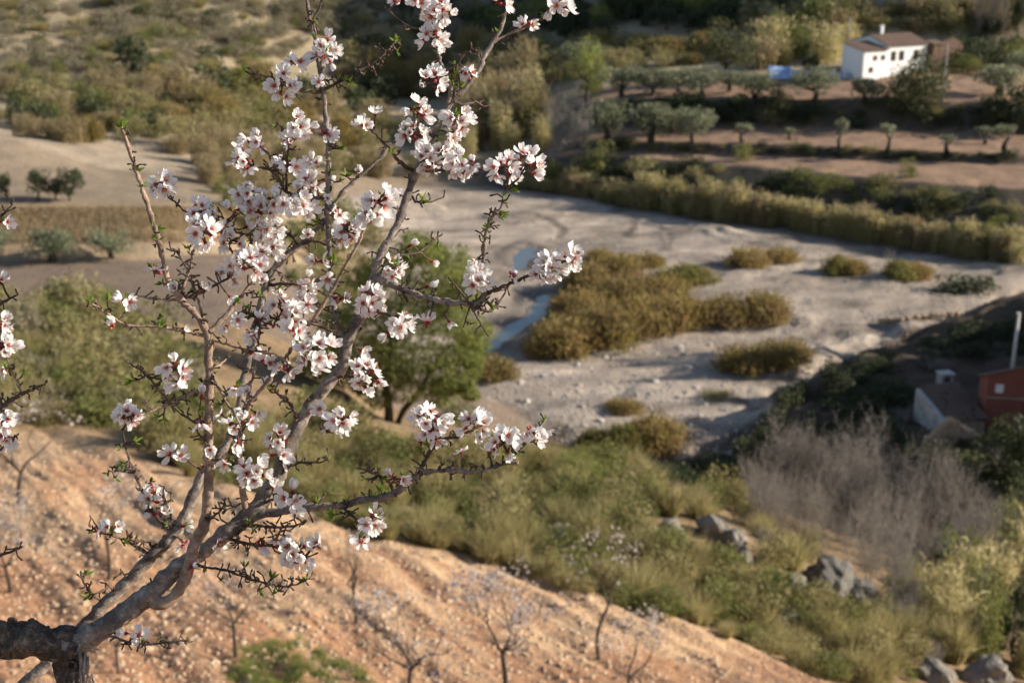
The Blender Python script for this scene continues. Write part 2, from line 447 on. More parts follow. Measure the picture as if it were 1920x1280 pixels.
def poly_sd(x, y, P):
    """signed distance to a polygon, negative inside"""
    d = np.full(x.shape, 1e9)
    ins = np.zeros(x.shape, bool)
    n = len(P)
    for i in range(n):
        a, b = P[i], P[(i + 1) % n]
        ex, ey = b - a
        t = np.clip(((x - a[0]) * ex + (y - a[1]) * ey) / (ex * ex + ey * ey + 1e-9), 0, 1)
        d = np.minimum(d, np.hypot(x - a[0] - t * ex, y - a[1] - t * ey))
        c = (a[1] > y) != (b[1] > y)
        ins ^= c & (x < (b[0] - a[0]) * (y - a[1]) / (b[1] - a[1] + 1e-12) + a[0])
    return np.where(ins, -d, d)

def tpar(x, y):
    """(position between the lines, u, smooth height) for ground points"""
    x, y = np.asarray(x, float), np.asarray(y, float)
    u = x / np.maximum(y, 6.0)
    D, Z = lines_at(u)
    t = np.zeros(x.shape); z = np.full(x.shape, Z[0])
    for k in range(len(ROWS) - 1):
        f = (y - D[k]) / (D[k + 1] - D[k])
        m = (f >= 0) & (f < 1) if k < len(ROWS) - 2 else (f >= 0)
        ff = np.clip(f, 0, 1)
        z = np.where(m, Z[k] + (Z[k + 1] - Z[k]) * ff, z)
        t = np.where(m, k + ff, t)
    return t, u, z

def gz(x, y, full=False):
    x, y = np.asarray(x, float), np.asarray(y, float)
    t, u, z = tpar(x, y)
    # shading hill on the right bank, outside the frame
    z = z + 21.0 * (1 - 0.3 * sstep(97, 133, y)) * sstep(0.0, 34.0, x - 0.41 * y - 1.0) * sstep(83, 96, y) * (1 - sstep(126, 154, y))
    z = z + 64.0 * sstep(112, 168, x) * sstep(261, 270, y) * (1 - sstep(345, 380, y))  # unseen far hill added so its shadow falls on the top centre slope
    red = sstep(1.6, 2.1, t) * (1 - sstep(2.9, 3.15, t))
    scr = sstep(2.9, 3.2, t) * (1 - sstep(4.9, 5.2, t))
    riv = sstep(6.95, 7.1, t) * (1 - sstep(7.9, 8.02, t)) * sstep(-0.17, -0.08, u)
    hill = sstep(14.2, 15.0, t)
    mid = sstep(8.0, 9.0, t) * (1 - sstep(13.6, 14.5, t)) * (1 - sstep(0.0, 0.05, u))
    pr = sstep(5.0, 5.5, t) * (1 - sstep(7.0, 7.4, t)) * sstep(0.14, 0.2, u)
    a = 0.55 * x - 0.83 * y; b = 0.83 * x + 0.55 * y
    z = z + red * (0.3 * fbm(b, a * 0.12, 0.75, 4) + 0.35 * fbm(x, y, 4.0, 3) + 0.05 * fbm(x, y, .35, 2))
    z = z + scr * 1.4 * fbm(x, y, 7.0, 4)
    z = z + pr * (1.7 * fbm(x, y, 6.0, 4) + .7 * fbm(x, y, 1.8, 3))
    z = z + mid * 1.6 * fbm(x, y, 16.0, 4)
    z = z + hill * (4.0 * fbm(x, y, 34.0, 4) + 0.9 * fbm(x + 40, y, 6.0, 3)) * sstep(14.4, 15.6, t)
    z = z + riv * (0.6 * fbm(x * 0.4 + y * 0.45, y * 1.15 - 0.35 * x, 7.0, 4) + 0.14 * fbm(x * .6 + y * .3, y - .2 * x, 1.1, 3))
    cb = fbm(x * .55 + y * .4, y * 1.0 - .3 * x, 13.0, 3)
    z = z + riv * (0.4 * sstep(.02, .08, cb) - 0.25 * sstep(.16, .24, cb) + .32 * sstep(-.2, -.14, cb)) * sstep(2.0, 5.0, poly_sd(x, y, STREAM_W[1]))
    ter = sstep(8.0, 8.6, t) * (1 - sstep(13.9, 14.2, t)) * sstep(0.0, 0.05, u)
    z = z + ter * 0.4 * fbm(x, y, 5.0, 4)
    sdm = np.full(x.shape, 1e9)
    for P in STREAM_W: sdm = np.minimum(sdm, poly_sd(x, y, P))
    sh = np.clip((sdm + 0.9 * fbm(x, y, 1.6, 3)) / 0.8, -1, 1)
    z = np.where(sdm < 2.6, (-45.16 + 0.22 * sh) * (1 - sstep(0.9, 2.6, sdm)) + z * sstep(0.9, 2.6, sdm), z)
    if full: return z, t, u, sdm
    return z

def g1(x, y): return float(gz_fast(np.array([x]), np.array([y]))[0])

def cast_many(px, py, dmin=20.0):
    """where the rays through these points of the picture meet the ground"""
    px, py = np.asarray(px, float), np.asarray(py, float)
    cx, cy = (px - 960) / FPX, (640 - py) / FPX
    Y = CP + cy * SP; X = cx; Zr = -SP + cy * CP
    out = np.full(px.shape, np.nan)
    act = np.arange(px.size)
    X, Y, Zr = X.ravel(), Y.ravel(), Zr.ravel()
    sx, sz = X / Y, Zr / Y
    dd = dmin
    while dd < 420 and act.size:
        nd = dd * 1.01
        f = gz_fast(sx[act] * nd, np.full(act.size, nd)) > sz[act] * nd
        if f.any():
            k = act[f]
            lo, hi = np.full(k.size, dd), np.full(k.size, nd)
            for _ in range(7):
                m_ = (lo + hi) / 2
                bl = gz_fast(sx[k] * m_, m_) > sz[k] * m_
                hi = np.where(bl, m_, hi); lo = np.where(bl, lo, m_)
            out[k] = hi
            act = act[~f]
        dd = nd
    out = np.where(np.isnan(out), 400, out)
    x = sx * out
    return np.stack((x, out, gz_fast(x, out)), -1)

def cast(px, py): return cast_many([px], [py])[0]
def mpp(p): return (p[1] * CP - p[2] * SP) / FPX          # metres per picture pixel at a point

def srgb(r, g, b):
    f = lambda c: (c / 255 / 12.92) if c / 255 <= 0.04045 else ((c / 255 + 0.055) / 1.055) ** 2.4
    return np.array((f(r), f(g), f(b)))

# soil colours (albedo, some with shade mixed in) per strip between the lines; left part / right part of the valley
RED, REDP = np.array((0.37, 0.195, 0.11)), np.array((0.485, 0.325, 0.2))
SCR = np.array((0.26, 0.18, 0.105))
SAND = np.array((0.355, 0.295, 0.245))
FIELD = np.array((0.22, 0.165, 0.125))
STRAWC = np.array((0.36, 0.27, 0.175))
TANH = np.array((0.275, 0.215, 0.155))
DARK_EARTH_SHADE = np.array((0.095, 0.07, 0.052))  # dark brown bank earth, darkened further to carry its shade
TERR = np.array((0.30, 0.2, 0.14))
RISER_SHADE = np.array((0.1, 0.085, 0.065))  # terrace bank earth with its shade put into the colour
HILLC = np.array((0.33, 0.265, 0.18))
OCHRE = np.array((0.4, 0.27, 0.15))
MIDC = np.array((0.36, 0.29, 0.215))
LEFT = [RED, RED, None, SCR, SCR, FIELD, FIELD, STRAWC, TANH, MIDC, MIDC, MIDC, MIDC, HILLC, HILLC, HILLC, HILLC, HILLC, HILLC]
RIGHT = [RED, RED, None, SCR, SCR, DARK_EARTH_SHADE, DARK_EARTH_SHADE, SAND, RISER_SHADE, TERR, RISER_SHADE, TERR, RISER_SHADE, TERR, OCHRE, HILLC, HILLC, HILLC, HILLC]
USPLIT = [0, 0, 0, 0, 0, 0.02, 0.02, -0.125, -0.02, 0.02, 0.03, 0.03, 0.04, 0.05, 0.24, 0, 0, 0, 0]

TRACKS = [(np.array([pix_z(a, b, -45)[:2] for a, b in p]), w_, am) for p, w_, am in (
    ([(1010, 410), (1040, 418), (1058, 432), (1050, 446)], .8, .55), ([(1190, 415), (1188, 428), (1176, 442)], .7, .5), ([(1000, 400), (900, 420), (800, 430)], .5, .25),
    ([(1240, 425), (1262, 445), (1250, 470), (1330, 480), (1450, 520), (1620, 540)], .4, .3), ([(1225, 432), (1245, 452), (1235, 476), (1330, 492), (1440, 530), (1600, 556)], .4, .3),
    ([(1330, 500), (1420, 515), (1560, 530), (1800, 560)], .9, .2), ([(1520, 640), (1490, 700), (1460, 770), (1380, 840)], .6, .22), ([(1380, 700), (1430, 722), (1480, 735)], .8, .4), ([(1372, 742), (1400, 760), (1425, 768)], 1.0, .5))]

def soil(x, y, t, u, sdm):
    tw = t + 0.10 * fbm(x, y, 5.0, 3) * sstep(7, 5, np.abs(t - 7)) + 0.04 * fbm(x, y, 1.5, 2)
    uw = u + 0.03 * fbm(x, y, 9.0, 3)
    C = np.zeros(x.shape + (3,))
    W = np.zeros(x.shape)
    for k in range(len(LEFT)):
        e = 0.05 if k > 4 else 0.06
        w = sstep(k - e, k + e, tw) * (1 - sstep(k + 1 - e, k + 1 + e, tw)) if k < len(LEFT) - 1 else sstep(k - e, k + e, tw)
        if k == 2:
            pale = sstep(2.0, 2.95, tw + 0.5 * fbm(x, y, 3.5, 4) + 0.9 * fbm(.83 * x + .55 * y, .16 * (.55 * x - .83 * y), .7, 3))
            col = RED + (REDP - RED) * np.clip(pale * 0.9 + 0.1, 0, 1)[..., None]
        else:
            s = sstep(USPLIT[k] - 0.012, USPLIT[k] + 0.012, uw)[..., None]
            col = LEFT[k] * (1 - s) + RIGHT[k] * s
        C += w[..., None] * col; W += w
    C /= np.maximum(W, 1e-3)[..., None]
    # damp earth beside the stream, wheel tracks and driftlines on the gravel
    damp = (1 - sstep(0.3, 4.5, sdm + 2.2 * fbm(x, y, 3.0, 3)))[..., None] * 0.66
    C = C * (1 - damp) + np.array((0.1, 0.085, 0.075)) * damp
    riv = (sstep(7.0, 7.05, t) * (1 - sstep(7.97, 8.0, t)) * sstep(-0.12, -0.08, u))
    st = fbm(x * 0.3 + y * 0.2, y * 0.9 - x * 0.3, 2.2, 4)
    C *= (1 + riv * 0.75 * st)[..., None]
    for P, wd, am in TRACKS:
        dt = np.full(x.shape, 1e9)
        for i in range(len(P) - 1):
            a_, b_ = P[i], P[i + 1]; e = b_ - a_
            q = np.clip(((x - a_[0]) * e[0] + (y - a_[1]) * e[1]) / (e @ e), 0, 1)
            dt = np.minimum(dt, np.hypot(x - a_[0] - q * e[0], y - a_[1] - q * e[1]))
        C *= (1 - am * riv * (1 - sstep(wd * .4, wd, dt + .5 * fbm(x, y, 1.5, 2))))[..., None]
    return C

us = np.concatenate((-np.geomspace(3.2, 0.5, 26)[:-1], np.linspace(-0.5, 0.5, 470), np.geomspace(0.5, 3.2, 30)[1:]))
ds = np.concatenate((np.linspace(-60, 4, 24), np.geomspace(4.4, 20, 30), np.geomspace(20.2, 62, 190), np.geomspace(62.2, 168, 150), np.linspace(168.6, 236, 130), np.geomspace(237, 330, 60), np.geomspace(336, 1500, 24)))
UU, DD = np.meshgrid(us, ds)
GX = UU * np.maximum(DD, 6.0); GY = DD.copy()
GZ, GT, GU, GSD = gz(GX, GY, True)
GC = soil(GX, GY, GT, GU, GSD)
nr, nc = GX.shape
_iu, _id = np.arange(len(us), dtype=float), np.arange(len(ds), dtype=float)
def gz_fast(x, y):
    a = np.interp(np.asarray(x, float) / np.maximum(y, 6.0), us, _iu); b = np.interp(y, ds, _id)
    i = np.minimum(a.astype(int), len(us) - 2); j = np.minimum(b.astype(int), len(ds) - 2)
    a = a - i; b = b - j
    return (GZ[j, i] * (1 - a) + GZ[j, i + 1] * a) * (1 - b) + (GZ[j + 1, i] * (1 - a) + GZ[j + 1, i + 1] * a) * b
allv = np.stack((GX, GY, GZ), -1).reshape(-1, 3)
allc = np.concatenate((GC.reshape(-1, 3), np.ones((nr * nc, 1))), 1)
ii = (np.arange(nr - 1)[:, None] * nc + np.arange(nc - 1)[None, :]).reshape(-1)
quads = np.stack((ii, ii + 1, ii + nc + 1, ii + nc), -1)
ft = (GT[:-1, :-1] + GT[1:, 1:]).reshape(-1) / 2
fu = (GU[:-1, :-1] + GU[1:, 1:]).reshape(-1) / 2
zone = np.full(len(ft), 7)
zone[ft < 3] = 0
zone[(ft >= 3) & (ft < 5)] = 1
zone[(ft >= 5) & (ft < 7) & (fu < 0.02)] = 2
zone[(ft >= 5) & (ft < 7) & (fu >= 0.02)] = 3
zone[(ft >= 7) & (ft < 8) & (fu >= -0.125)] = 4
zone[(ft >= 7) & (ft < 8) & (fu < -0.125)] = 5
zone[(ft >= 8) & (ft < 14) & (fu >= 0.03)] = 6
ZN = ['red_earth_slope', 'scrub_slope', 'ploughed_field', 'river_bank', 'riverbed', 'dry_grass_field', 'terraced_fields', 'hillside']
ZL = ['stony orange red earth slope below the blossoming tree', 'slope covered in olive green scrub beyond the red earth', 'bare brown ploughed field left of the blossoming tree',
      'shaded dark right bank with ruined buildings', 'pale gravel bed of the nearly dry river', 'strip of dry straw coloured grass behind the brown field',
      'bare earth terraces stepping up to the white house', 'dry hillside rising behind the valley']
GROUND = {}
for zi, zn in enumerate(ZN):
    q = quads[zone == zi]
    idx, inv = np.unique(q.reshape(-1), return_inverse=True)
    me = bpy.data.meshes.new(zn)
    me.vertices.add(len(idx)); me.vertices.foreach_set('co', allv[idx].reshape(-1))
    me.loops.add(len(q) * 4); me.loops.foreach_set('vertex_index', inv.astype(np.int32))
    me.polygons.add(len(q))
    me.polygons.foreach_set('loop_start', np.arange(len(q), dtype=np.int32) * 4)
    me.polygons.foreach_set('use_smooth', np.ones(len(q), bool))
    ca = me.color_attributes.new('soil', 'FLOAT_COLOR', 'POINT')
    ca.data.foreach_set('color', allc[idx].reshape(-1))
    me.update(calc_edges=True)
    GROUND[zn] = tag(link(zn, me, M['earth']), ZL[zi], None, None, 'structure')

for P in STREAM_W:                                                  # water lying in the carved channel
    c = P.mean(0)
    m = MB()
    Q = []
    for i in range(len(P)):
        a, b = P[i - 1], P[(i + 1) % len(P)]
        nrm = np.array((b[1] - a[1], a[0] - b[0])); nrm /= np.linalg.norm(nrm)
        if poly_sd(np.array([P[i][0] + nrm[0] * .2]), np.array([P[i][1] + nrm[1] * .2]), P)[0] < 0: nrm = -nrm
        Q.append(P[i] + nrm * 0.75)
    m.add([(x, y, -45.16) for x, y in Q], [tuple(range(len(Q)))])
    tag(link('stream_water', m.mesh('stream_water'), M['water']), 'narrow blue stream reflecting the sky on the gravel bed', None, None, 'structure')

# ------------------------------------------------------------------ plant builders (unit height, base at the origin)
def unit(v): return v / (np.linalg.norm(v, axis=-1, keepdims=True) + 1e-9)

def leaf_quads(P, s, rng, asp=2.2, up=0.0):
    n = len(P)
    a = unit(rng.normal(size=(n, 3)) + np.array((0, 0, up)))
    b = unit(np.cross(a, rng.normal(size=(n, 3))))
    s = (s * (0.6 + 0.8 * rng.rand(n)))[:, None]
    return np.stack((P - a * s, P + b * s / asp, P + a * s, P - b * s / asp), 1)

def blade_verts(B, Dr, L, W, rng, bend=0.35):
    """bent tapering blades: base points, directions, lengths, widths -> n x 5 x 3"""
    n = len(B)
    Dr = unit(Dr)
    side = unit(np.cross(Dr, rng.normal(size=(n, 3)))) * np.asarray(W).reshape(-1, 1)
    out = Dr * np.array((1, 1, 0)) + rng.normal(size=(n, 3)) * 0.15
    L = np.asarray(L).reshape(-1, 1)
    mid = B + Dr * L * 0.55
    tip = B + Dr * L + out * L * bend - np.array((0, 0, 1)) * L * bend * 0.25
    return np.stack((B - side, B + side, mid - side * 0.8, mid + side * 0.8, tip), 1)

class PM:
    """plant mesh: many leaf quads and blades, fast"""
    def __init__(s): s.v, s.f, s.m, s.n = [], [], [], 0
    def quads(s, V, mi=0):
        n = len(V)
        s.v.append(V.reshape(-1, 3)); s.f += (np.arange(n * 4).reshape(-1, 4) + s.n).tolist(); s.m += [mi] * n; s.n += n * 4
    def blades(s, V, mi=0):
        n = len(V)
        o = np.arange(n)[:, None] * 5 + s.n
        s.v.append(V.reshape(-1, 3))
        s.f += (o + np.array((0, 1, 3, 2))).tolist() + (o + np.array((2, 3, 4))).tolist()
        s.m += [mi] * (2 * n); s.n += n * 5
    def mesh(s, name, mats, wid=None):
        me = bpy.data.meshes.new(name)
        V = np.concatenate(s.v)
        if wid:                                              # scale to its nominal width and unit height
            V[:, :2] *= wid / 2 / np.percentile(np.hypot(V[:, 0], V[:, 1]), 95)
            V[:, 2] /= np.percentile(V[:, 2], 98)
        me.from_pydata(V.tolist(), [], s.f)
        for m in mats: me.materials.append(m)
        me.polygons.foreach_set('material_index', s.m)
        me.update()
        return me

def dome_points(rng, n, k, w=0.6, h=1.0, lump=0.3, low=0.12):
    """points on the skins of k lumps gathered in a dome"""
    c = unit(rng.normal(size=(k, 3))); c[:, 2] = np.abs(c[:, 2])
    c *= (rng.rand(k, 1) ** 0.4)
    lr = lump * (0.55 + 0.7 * rng.rand(k))
    c = c * np.array((w - lump * 0.6, w - lump * 0.6, h - lump)) + np.array((0, 0, low))
    i = rng.randint(0, k, n)
    d = unit(rng.normal(size=(n, 3)))
    p = c[i] + d * (lr[i] * (0.55 + 0.5 * rng.rand(n) ** 0.5))[:, None] * np.array((1, 1, 0.85))
    p[:, 2] = np.maximum(p[:, 2], 0.01 + 0.05 * rng.rand(n))
    return p

def mk_bush(name, seed, n, mat, w=0.6, lump=0.28, k=12, leaf=0.045, asp=2.0, spikes=60):
    rng = np.random.RandomState(seed)
    pm = PM()
    pm.quads(leaf_quads(dome_points(rng, n, k, w, 0.92, lump), leaf, rng, asp, 0.5))
    if spikes:
        B = dome_points(rng, spikes, k, w * 0.85, 0.8, lump)
        pm.blades(blade_verts(B, rng.normal(size=(spikes, 3)) * 0.5 + np.array((0, 0, 1)), 0.1 + 0.2 * rng.rand(spikes), 0.008 * np.ones(spikes), rng))
    return pm.mesh(name, [mat], 1.2)

def mk_tuft(name, seed, n, mat, w=0.35, spread=0.8, width=0.014, bend=0.4, l0=0.6):
    rng = np.random.RandomState(seed)
    r = w * np.sqrt(rng.rand(n)); a = rng.rand(n) * 6.283
    B = np.stack((r * np.cos(a), r * np.sin(a), np.zeros(n)), 1)
    D = np.stack((B[:, 0] / w * spread, B[:, 1] / w * spread, np.ones(n)), 1) + rng.normal(size=(n, 3)) * 0.16
    pm = PM()
    pm.blades(blade_verts(B, D, (l0 + (1 - l0) * rng.rand(n)) * (1 - 0.25 * (r / w) ** 2), width * (0.6 + 0.8 * rng.rand(n)), rng, bend))
    return pm.mesh(name, [mat], 1.3)

def mk_tamarisk(name, seed, mats, n=1800, w=0.8):
    rng = np.random.RandomState(seed)
    pm = PM()
    for mi, m in enumerate(mats):
        nn = n // len(mats)
        P = dome_points(rng, nn, 16, w, 0.85, 0.3, 0.05)
        P[:, 2] *= 0.8
        D = rng.normal(size=(nn, 3)) * 0.35 + np.array((0, 0, 1)) + P * np.array((0.5, 0.5, 0))
        pm.blades(blade_verts(P, D, 0.1 + 0.12 * rng.rand(nn), 0.009 + 0.009 * rng.rand(nn), rng, 0.3), mi)
        pm.quads(leaf_quads(dome_points(rng, nn, 16, w, 0.85, 0.3, 0.02), 0.04, rng, 2.2, 1.0), mi)
    return pm.mesh(name, mats, 1.7)

def mk_reeds(name, seed, mats, n=150, w=0.42):
    rng = np.random.RandomState(seed)
    pm = PM()
    r = w * np.sqrt(rng.rand(n)); a = rng.rand(n) * 6.283
    B = np.stack((r * np.cos(a), r * np.sin(a), np.zeros(n)), 1)
    D = rng.normal(size=(n, 3)) * 0.1 + np.array((0, 0, 1))
    L = 0.55 + 0.45 * rng.rand(n)
    pm.blades(blade_verts(B, D, L, 0.007 + 0.004 * rng.rand(n), rng, 0.12), 0)
    m = n * 5
    i = rng.randint(0, n, m); f = 0.2 + 0.8 * rng.rand(m)
    P = B[i] + unit(D)[i] * (L[i] * f)[:, None]
    DD_ = rng.normal(size=(m, 3)) * np.array((0.7, 0.7, 0.3)) + np.array((0, 0, 0.6))
    pm.blades(blade_verts(P, DD_, 0.1 + 0.12 * rng.rand(m), 0.009 + 0.006 * rng.rand(m), rng, 0.6), 0)
    if len(mats) > 1:
        k = n // 3
        i = rng.randint(0, n, k)
        P = B[i] + unit(D)[i] * (L[i] * 0.93)[:, None]
        pm.blades(blade_verts(P, rng.normal(size=(k, 3)) * 0.3 + np.array((0, 0, 1)), 0.13 + 0.06 * rng.rand(k), 0.014 * np.ones(k), rng, 0.5), 1)
    return pm.mesh(name, mats, 0.95)

def grow(mb, rng, p, d, L, r, level, tips, maxl, sides, spread, up=0.25, wig=0.18, nodes=4, kids=(2, 3)):
    """one limb and, recursively, what grows from it"""
    pts, rad = [p], [r]
    for k in range(nodes):
        d = unit(d + rng.normal(size=3) * wig + np.array((0, 0, up * 0.3)))
        p = p + d * L / nodes
        pts.append(p); rad.append(r * (1 - 0.5 * (k + 1) / nodes))
    mb.tube(pts, rad, max(3, sides - level))
    if level == maxl:
        tips.append((p, d)); tips.append((pts[-2], d))
        return
    for q in range(rng.randint(kids[0], kids[1] + 1)):
        dd = unit(d + rng.normal(size=3) * spread + np.array((0, 0, up)))
        j = nodes if q < 2 else rng.randint(max(1, nodes - 2), nodes)
        grow(mb, rng, pts[j], dd, L * (0.62 + 0.25 * rng.rand()), rad[j] * 0.78, level + 1, tips, maxl, sides, spread, up, wig, nodes, kids)

def mk_tree(seed, bark, leafm, name, trunk_h=0.28, trunk_r=0.045, limbs=4, crown=(0.55, 0.42), leaf=0.035, n=1500, lump=0.24, k=12, cz=0.62, lean=0.1, asp=2.2, tr_n=2, up=0.5, wig=0.1):
    """trunk mesh and crown mesh"""
    rng = np.random.RandomState(seed)
    mb = MB()
    for q in range(tr_n):
        a = rng.rand() * 6.28
        base = np.array((0.03 * math.cos(a), 0.03 * math.sin(a), -0.03)) * (tr_n > 1)
        top = np.array((lean * math.cos(a) * (0.4 + rng.rand()), lean * math.sin(a) * (0.4 + rng.rand()), trunk_h))
        mid = (base + top) / 2 + rng.normal(size=3) * 0.02
        mb.tube([base, mid, top], [trunk_r * 1.25, trunk_r, trunk_r * 0.85], 8, rough=0.25, fr=30)
        for l in range(limbs):
            b = rng.rand() * 6.28
            e = np.array((crown[0] * 0.7 * math.cos(b), crown[0] * 0.7 * math.sin(b), cz + crown[1] * (0.6 * rng.rand() - 0.2)))
            m_ = (top + e) / 2 + np.array((0, 0, -0.05)) + rng.normal(size=3) * 0.02
            mb.tube([top, m_, e], [trunk_r * 0.6, trunk_r * 0.38, trunk_r * 0.14], 5)
    tm = mb.mesh(name + '_trunk', True); tm.materials.append(bark)
    c = unit(rng.normal(size=(k, 3))) * (rng.rand(k, 1) ** 0.33)
    c = c * np.array((crown[0] - lump * 0.5, crown[0] - lump * 0.5, crown[1] - lump * 0.5)) + np.array((0, 0, cz))
    i = rng.randint(0, k, n)
    lr = lump * (0.6 + 0.6 * rng.rand(k))
    dv = unit(rng.normal(size=(n, 3)))
    P = c[i] + dv * (lr[i] * (0.45 + 0.6 * rng.rand(n) ** 0.5))[:, None] * np.array((1, 1, 0.75))
    pm = PM(); pm.quads(leaf_quads(P, leaf, rng, asp, up))
    return tm, pm.mesh(name + '_crown', [leafm])  # crown

def mk_bare_tree(seed, bark, name, blossom=0, trunk_h=0.3, r=0.022, maxl=3, lean=(0.1, 0), bl=0.018):
    rng = np.random.RandomState(seed)
    mt = MB()
    p = [np.array((0, 0, -0.04)), np.array((lean[1], 0, trunk_h * 0.45)), np.array((lean[0], 0.02, trunk_h))]
    mt.tube(spline(np.column_stack((p, [r * 1.3, r, r * 0.9])), 0.05)[:, :3], np.linspace(r * 1.25, r * 0.85, len(spline(np.column_stack((p, [0, 0, 0])), 0.05))), 8, rough=0.3, fr=40, seed=seed)
    tm = mt.mesh(name + '_trunk', True); tm.materials.append(bark)
    mb, tips = MB(), []
    nl = rng.randint(3, 5)
    for q in range(nl):
        a = 6.28 * (q + 0.5 * rng.rand()) / nl
        grow(mb, rng, p[2], unit(np.array((math.cos(a) * 0.75, math.sin(a) * 0.75, 0.8))), 0.26, r * 0.7, 1, tips, maxl, 6, 0.55, 0.3)
    bm = mb.mesh(name + '_branches', True); bm.materials.append(bark)
    fm = None
    if blossom:
        T = np.array([t[0] for t in tips])
        P = T[rng.randint(0, len(T), blossom)] + rng.normal(size=(blossom, 3)) * 0.035
        pm = PM(); pm.quads(leaf_quads(P, bl, rng, 1.2)); fm = pm.mesh(name + '_blossom', [M['far_blossom']])
    return tm, bm, fm

def mk_bare_shrub(name, seed, mat, n=14, w=0.35, spread=1.0):
    """several forking stems, each breaking into crooked twigs"""
    rng = np.random.RandomState(seed)
    B, Dd, L, Wd = [], [], [], []
    def stem(p, d, l, wd, lev):
        k = 3
        for q in range(k):
            d = unit(d + rng.normal(size=3) * (.16 + .08 * lev) * spread + np.array((0, 0, .06)))
            B.append(p); Dd.append(d); L.append(l / k * 1.12); Wd.append(wd * (1 - .2 * q))
            p = p + d * l / k
            if lev < 3:
                for _ in range(rng.randint(1, 3) if lev < 2 else 2):
                    stem(p, unit(d + rng.normal(size=3) * .5 * spread), l * (.4 + .3 * rng.rand()), wd * .62, lev + 1)
    for q in range(n):
        a = rng.rand() * 6.28; r = w * math.sqrt(rng.rand())
        stem(np.array((r * math.cos(a) * .5, r * math.sin(a) * .5, 0.0)), unit(np.array((math.cos(a) * r * 1.5 * spread, math.sin(a) * r * 1.5 * spread, 1.0))), .5 + .35 * rng.rand(), .014, 0)
    pm = PM()
    pm.blades(blade_verts(np.array(B), np.array(Dd), np.array(L), np.array(Wd), rng, 0.04))
    return pm.mesh(name, [mat], 2.6 * w)

PROTO = {}
PROTO['scrub'] = [mk_bush('scrub_bush', 10 + i, 900, M['scrub'], 0.62, 0.27, 13, 0.042, 2.4, 120) for i in range(4)]
PROTO['dry'] = [mk_bush('dry_shrub', 170 + i, 800, M['dry_scrub'], 0.62, 0.25, 13, 0.04, 2.4, 160) for i in range(4)]
PROTO['green'] = [mk_bush('green_bush', 20 + i, 900, M['scrub_green'], 0.6, 0.27, 13, 0.04, 2.2, 80) for i in range(3)]
PROTO['dark'] = [mk_bush('dark_bush', 30 + i, 800, M['dark_leaf'], 0.6, 0.28, 12, 0.045, 2.0, 30) for i in range(3)]
PROTO['esparto'] = [mk_tuft('esparto_tussock', 40 + i, 420, M['esparto'], 0.3, 0.75, 0.011, 0.35) for i in range(4)]
PROTO['tamarisk'] = [mk_tamarisk('tamarisk_bush', 50 + i, [M['tamarisk'], M['tamarisk'], M['tamarisk_yellow']]) for i in range(4)]
PROTO['yellow_tamarisk'] = [mk_tamarisk('yellow_tamarisk_bush', 60 + i, [M['tamarisk_yellow'], M['scrub_green']]) for i in range(2)]
PROTO['reed'] = [mk_reeds('reed_clump', 70 + i, [M['reed'], M['dry_reed']], 110 + 40 * (i % 2)) for i in range(4)]
PROTO['dry_reed'] = [mk_reeds('dry_reed_clump', 80 + i, [M['dry_reed'], M['dry_reed']], 150, 0.4) for i in range(3)]
PROTO['grey'] = [mk_bare_shrub('leafless_grey_shrub', 90 + i, M['grey_twig']) for i in range(4)]
PROTO['dense'] = [mk_bush('dense_bush', 160 + i, 4200, M['dark_olive'], 0.6, 0.3, 16, 0.026, 2.0, 0) for i in range(2)]
PROTO['grass'] = [mk_tuft('grass_tuft', 100 + i, 200, M['grass'], 0.5, 0.5, 0.02, 0.5) for i in range(2)]
PROTO['olive'] = [mk_tree(110 + i, M['far_bark'], M['olive'], 'olive', 0.27, 0.055, 4, (0.68, 0.42), 0.042, 2400, 0.29, 18, 0.58, 0.12, 2.6, 2, 0.2) for i in range(4)]
PROTO['slim_olive'] = [mk_tree(120 + i, M['far_bark'], M['olive'], 'young_olive', 0.38, 0.06, 3, (0.3, 0.3), 0.045, 350, 0.2, 6, 0.7, 0.05, 2.6, 1, 0.4) for i in range(3)]
PROTO['round_pine'] = [mk_tree(130 + i, M['far_bark'], M['pine'], 'pine', 0.3, 0.035, 5, (0.55, 0.46), 0.034, 2200, 0.24, 16, 0.56, 0.05, 3.5, 1, 0.8) for i in range(3)]
PROTO['dark_tree'] = [mk_tree(140 + i, M['far_bark'], M['dark_leaf'], 'dark_tree', 0.3, 0.035, 5, (0.55, 0.44), 0.038, 1800, 0.22, 16, 0.58, 0.05, 2.6, 1, 0.4) for i in range(3)]
PROTO['dark_pine'] = [mk_tree(136, M['far_bark'], M['dark_olive'], 'dark_pine', 0.25, 0.035, 5, (0.55, 0.46), 0.03, 3600, 0.25, 16, 0.54, 0.05, 3.5, 1, 0.8)]
PROTO['poplar'] = [mk_bare_shrub('bare_poplar', 150 + i, M['grey_twig'], 7, 0.12, .5) for i in range(2)]

_rs = np.random.RandomState(99)
def put(kind, p, h, w, label, cat, name, group=None, rng=_rs, v=None, sink=0.03):
    """one plant made of a single mesh; h and w in metres"""
    L = PROTO[kind]
    me = L[rng.randint(len(L)) if v is None else v % len(L)]
    if isinstance(me, tuple): return put_tree(kind, p, h, w, label, cat, name, group, rng, v)
    o = bpy.data.objects.new(name, me)
    COL.objects.link(o)
    o.location = (p[0], p[1], p[2] - sink * h)
    base_w = WID[kind]
    o.scale = (w / base_w, w / base_w * (0.9 + 0.2 * rng.rand()), h)
    o.rotation_euler = (0, 0, rng.rand() * 6.283)
    return tag(o, label, cat, group)

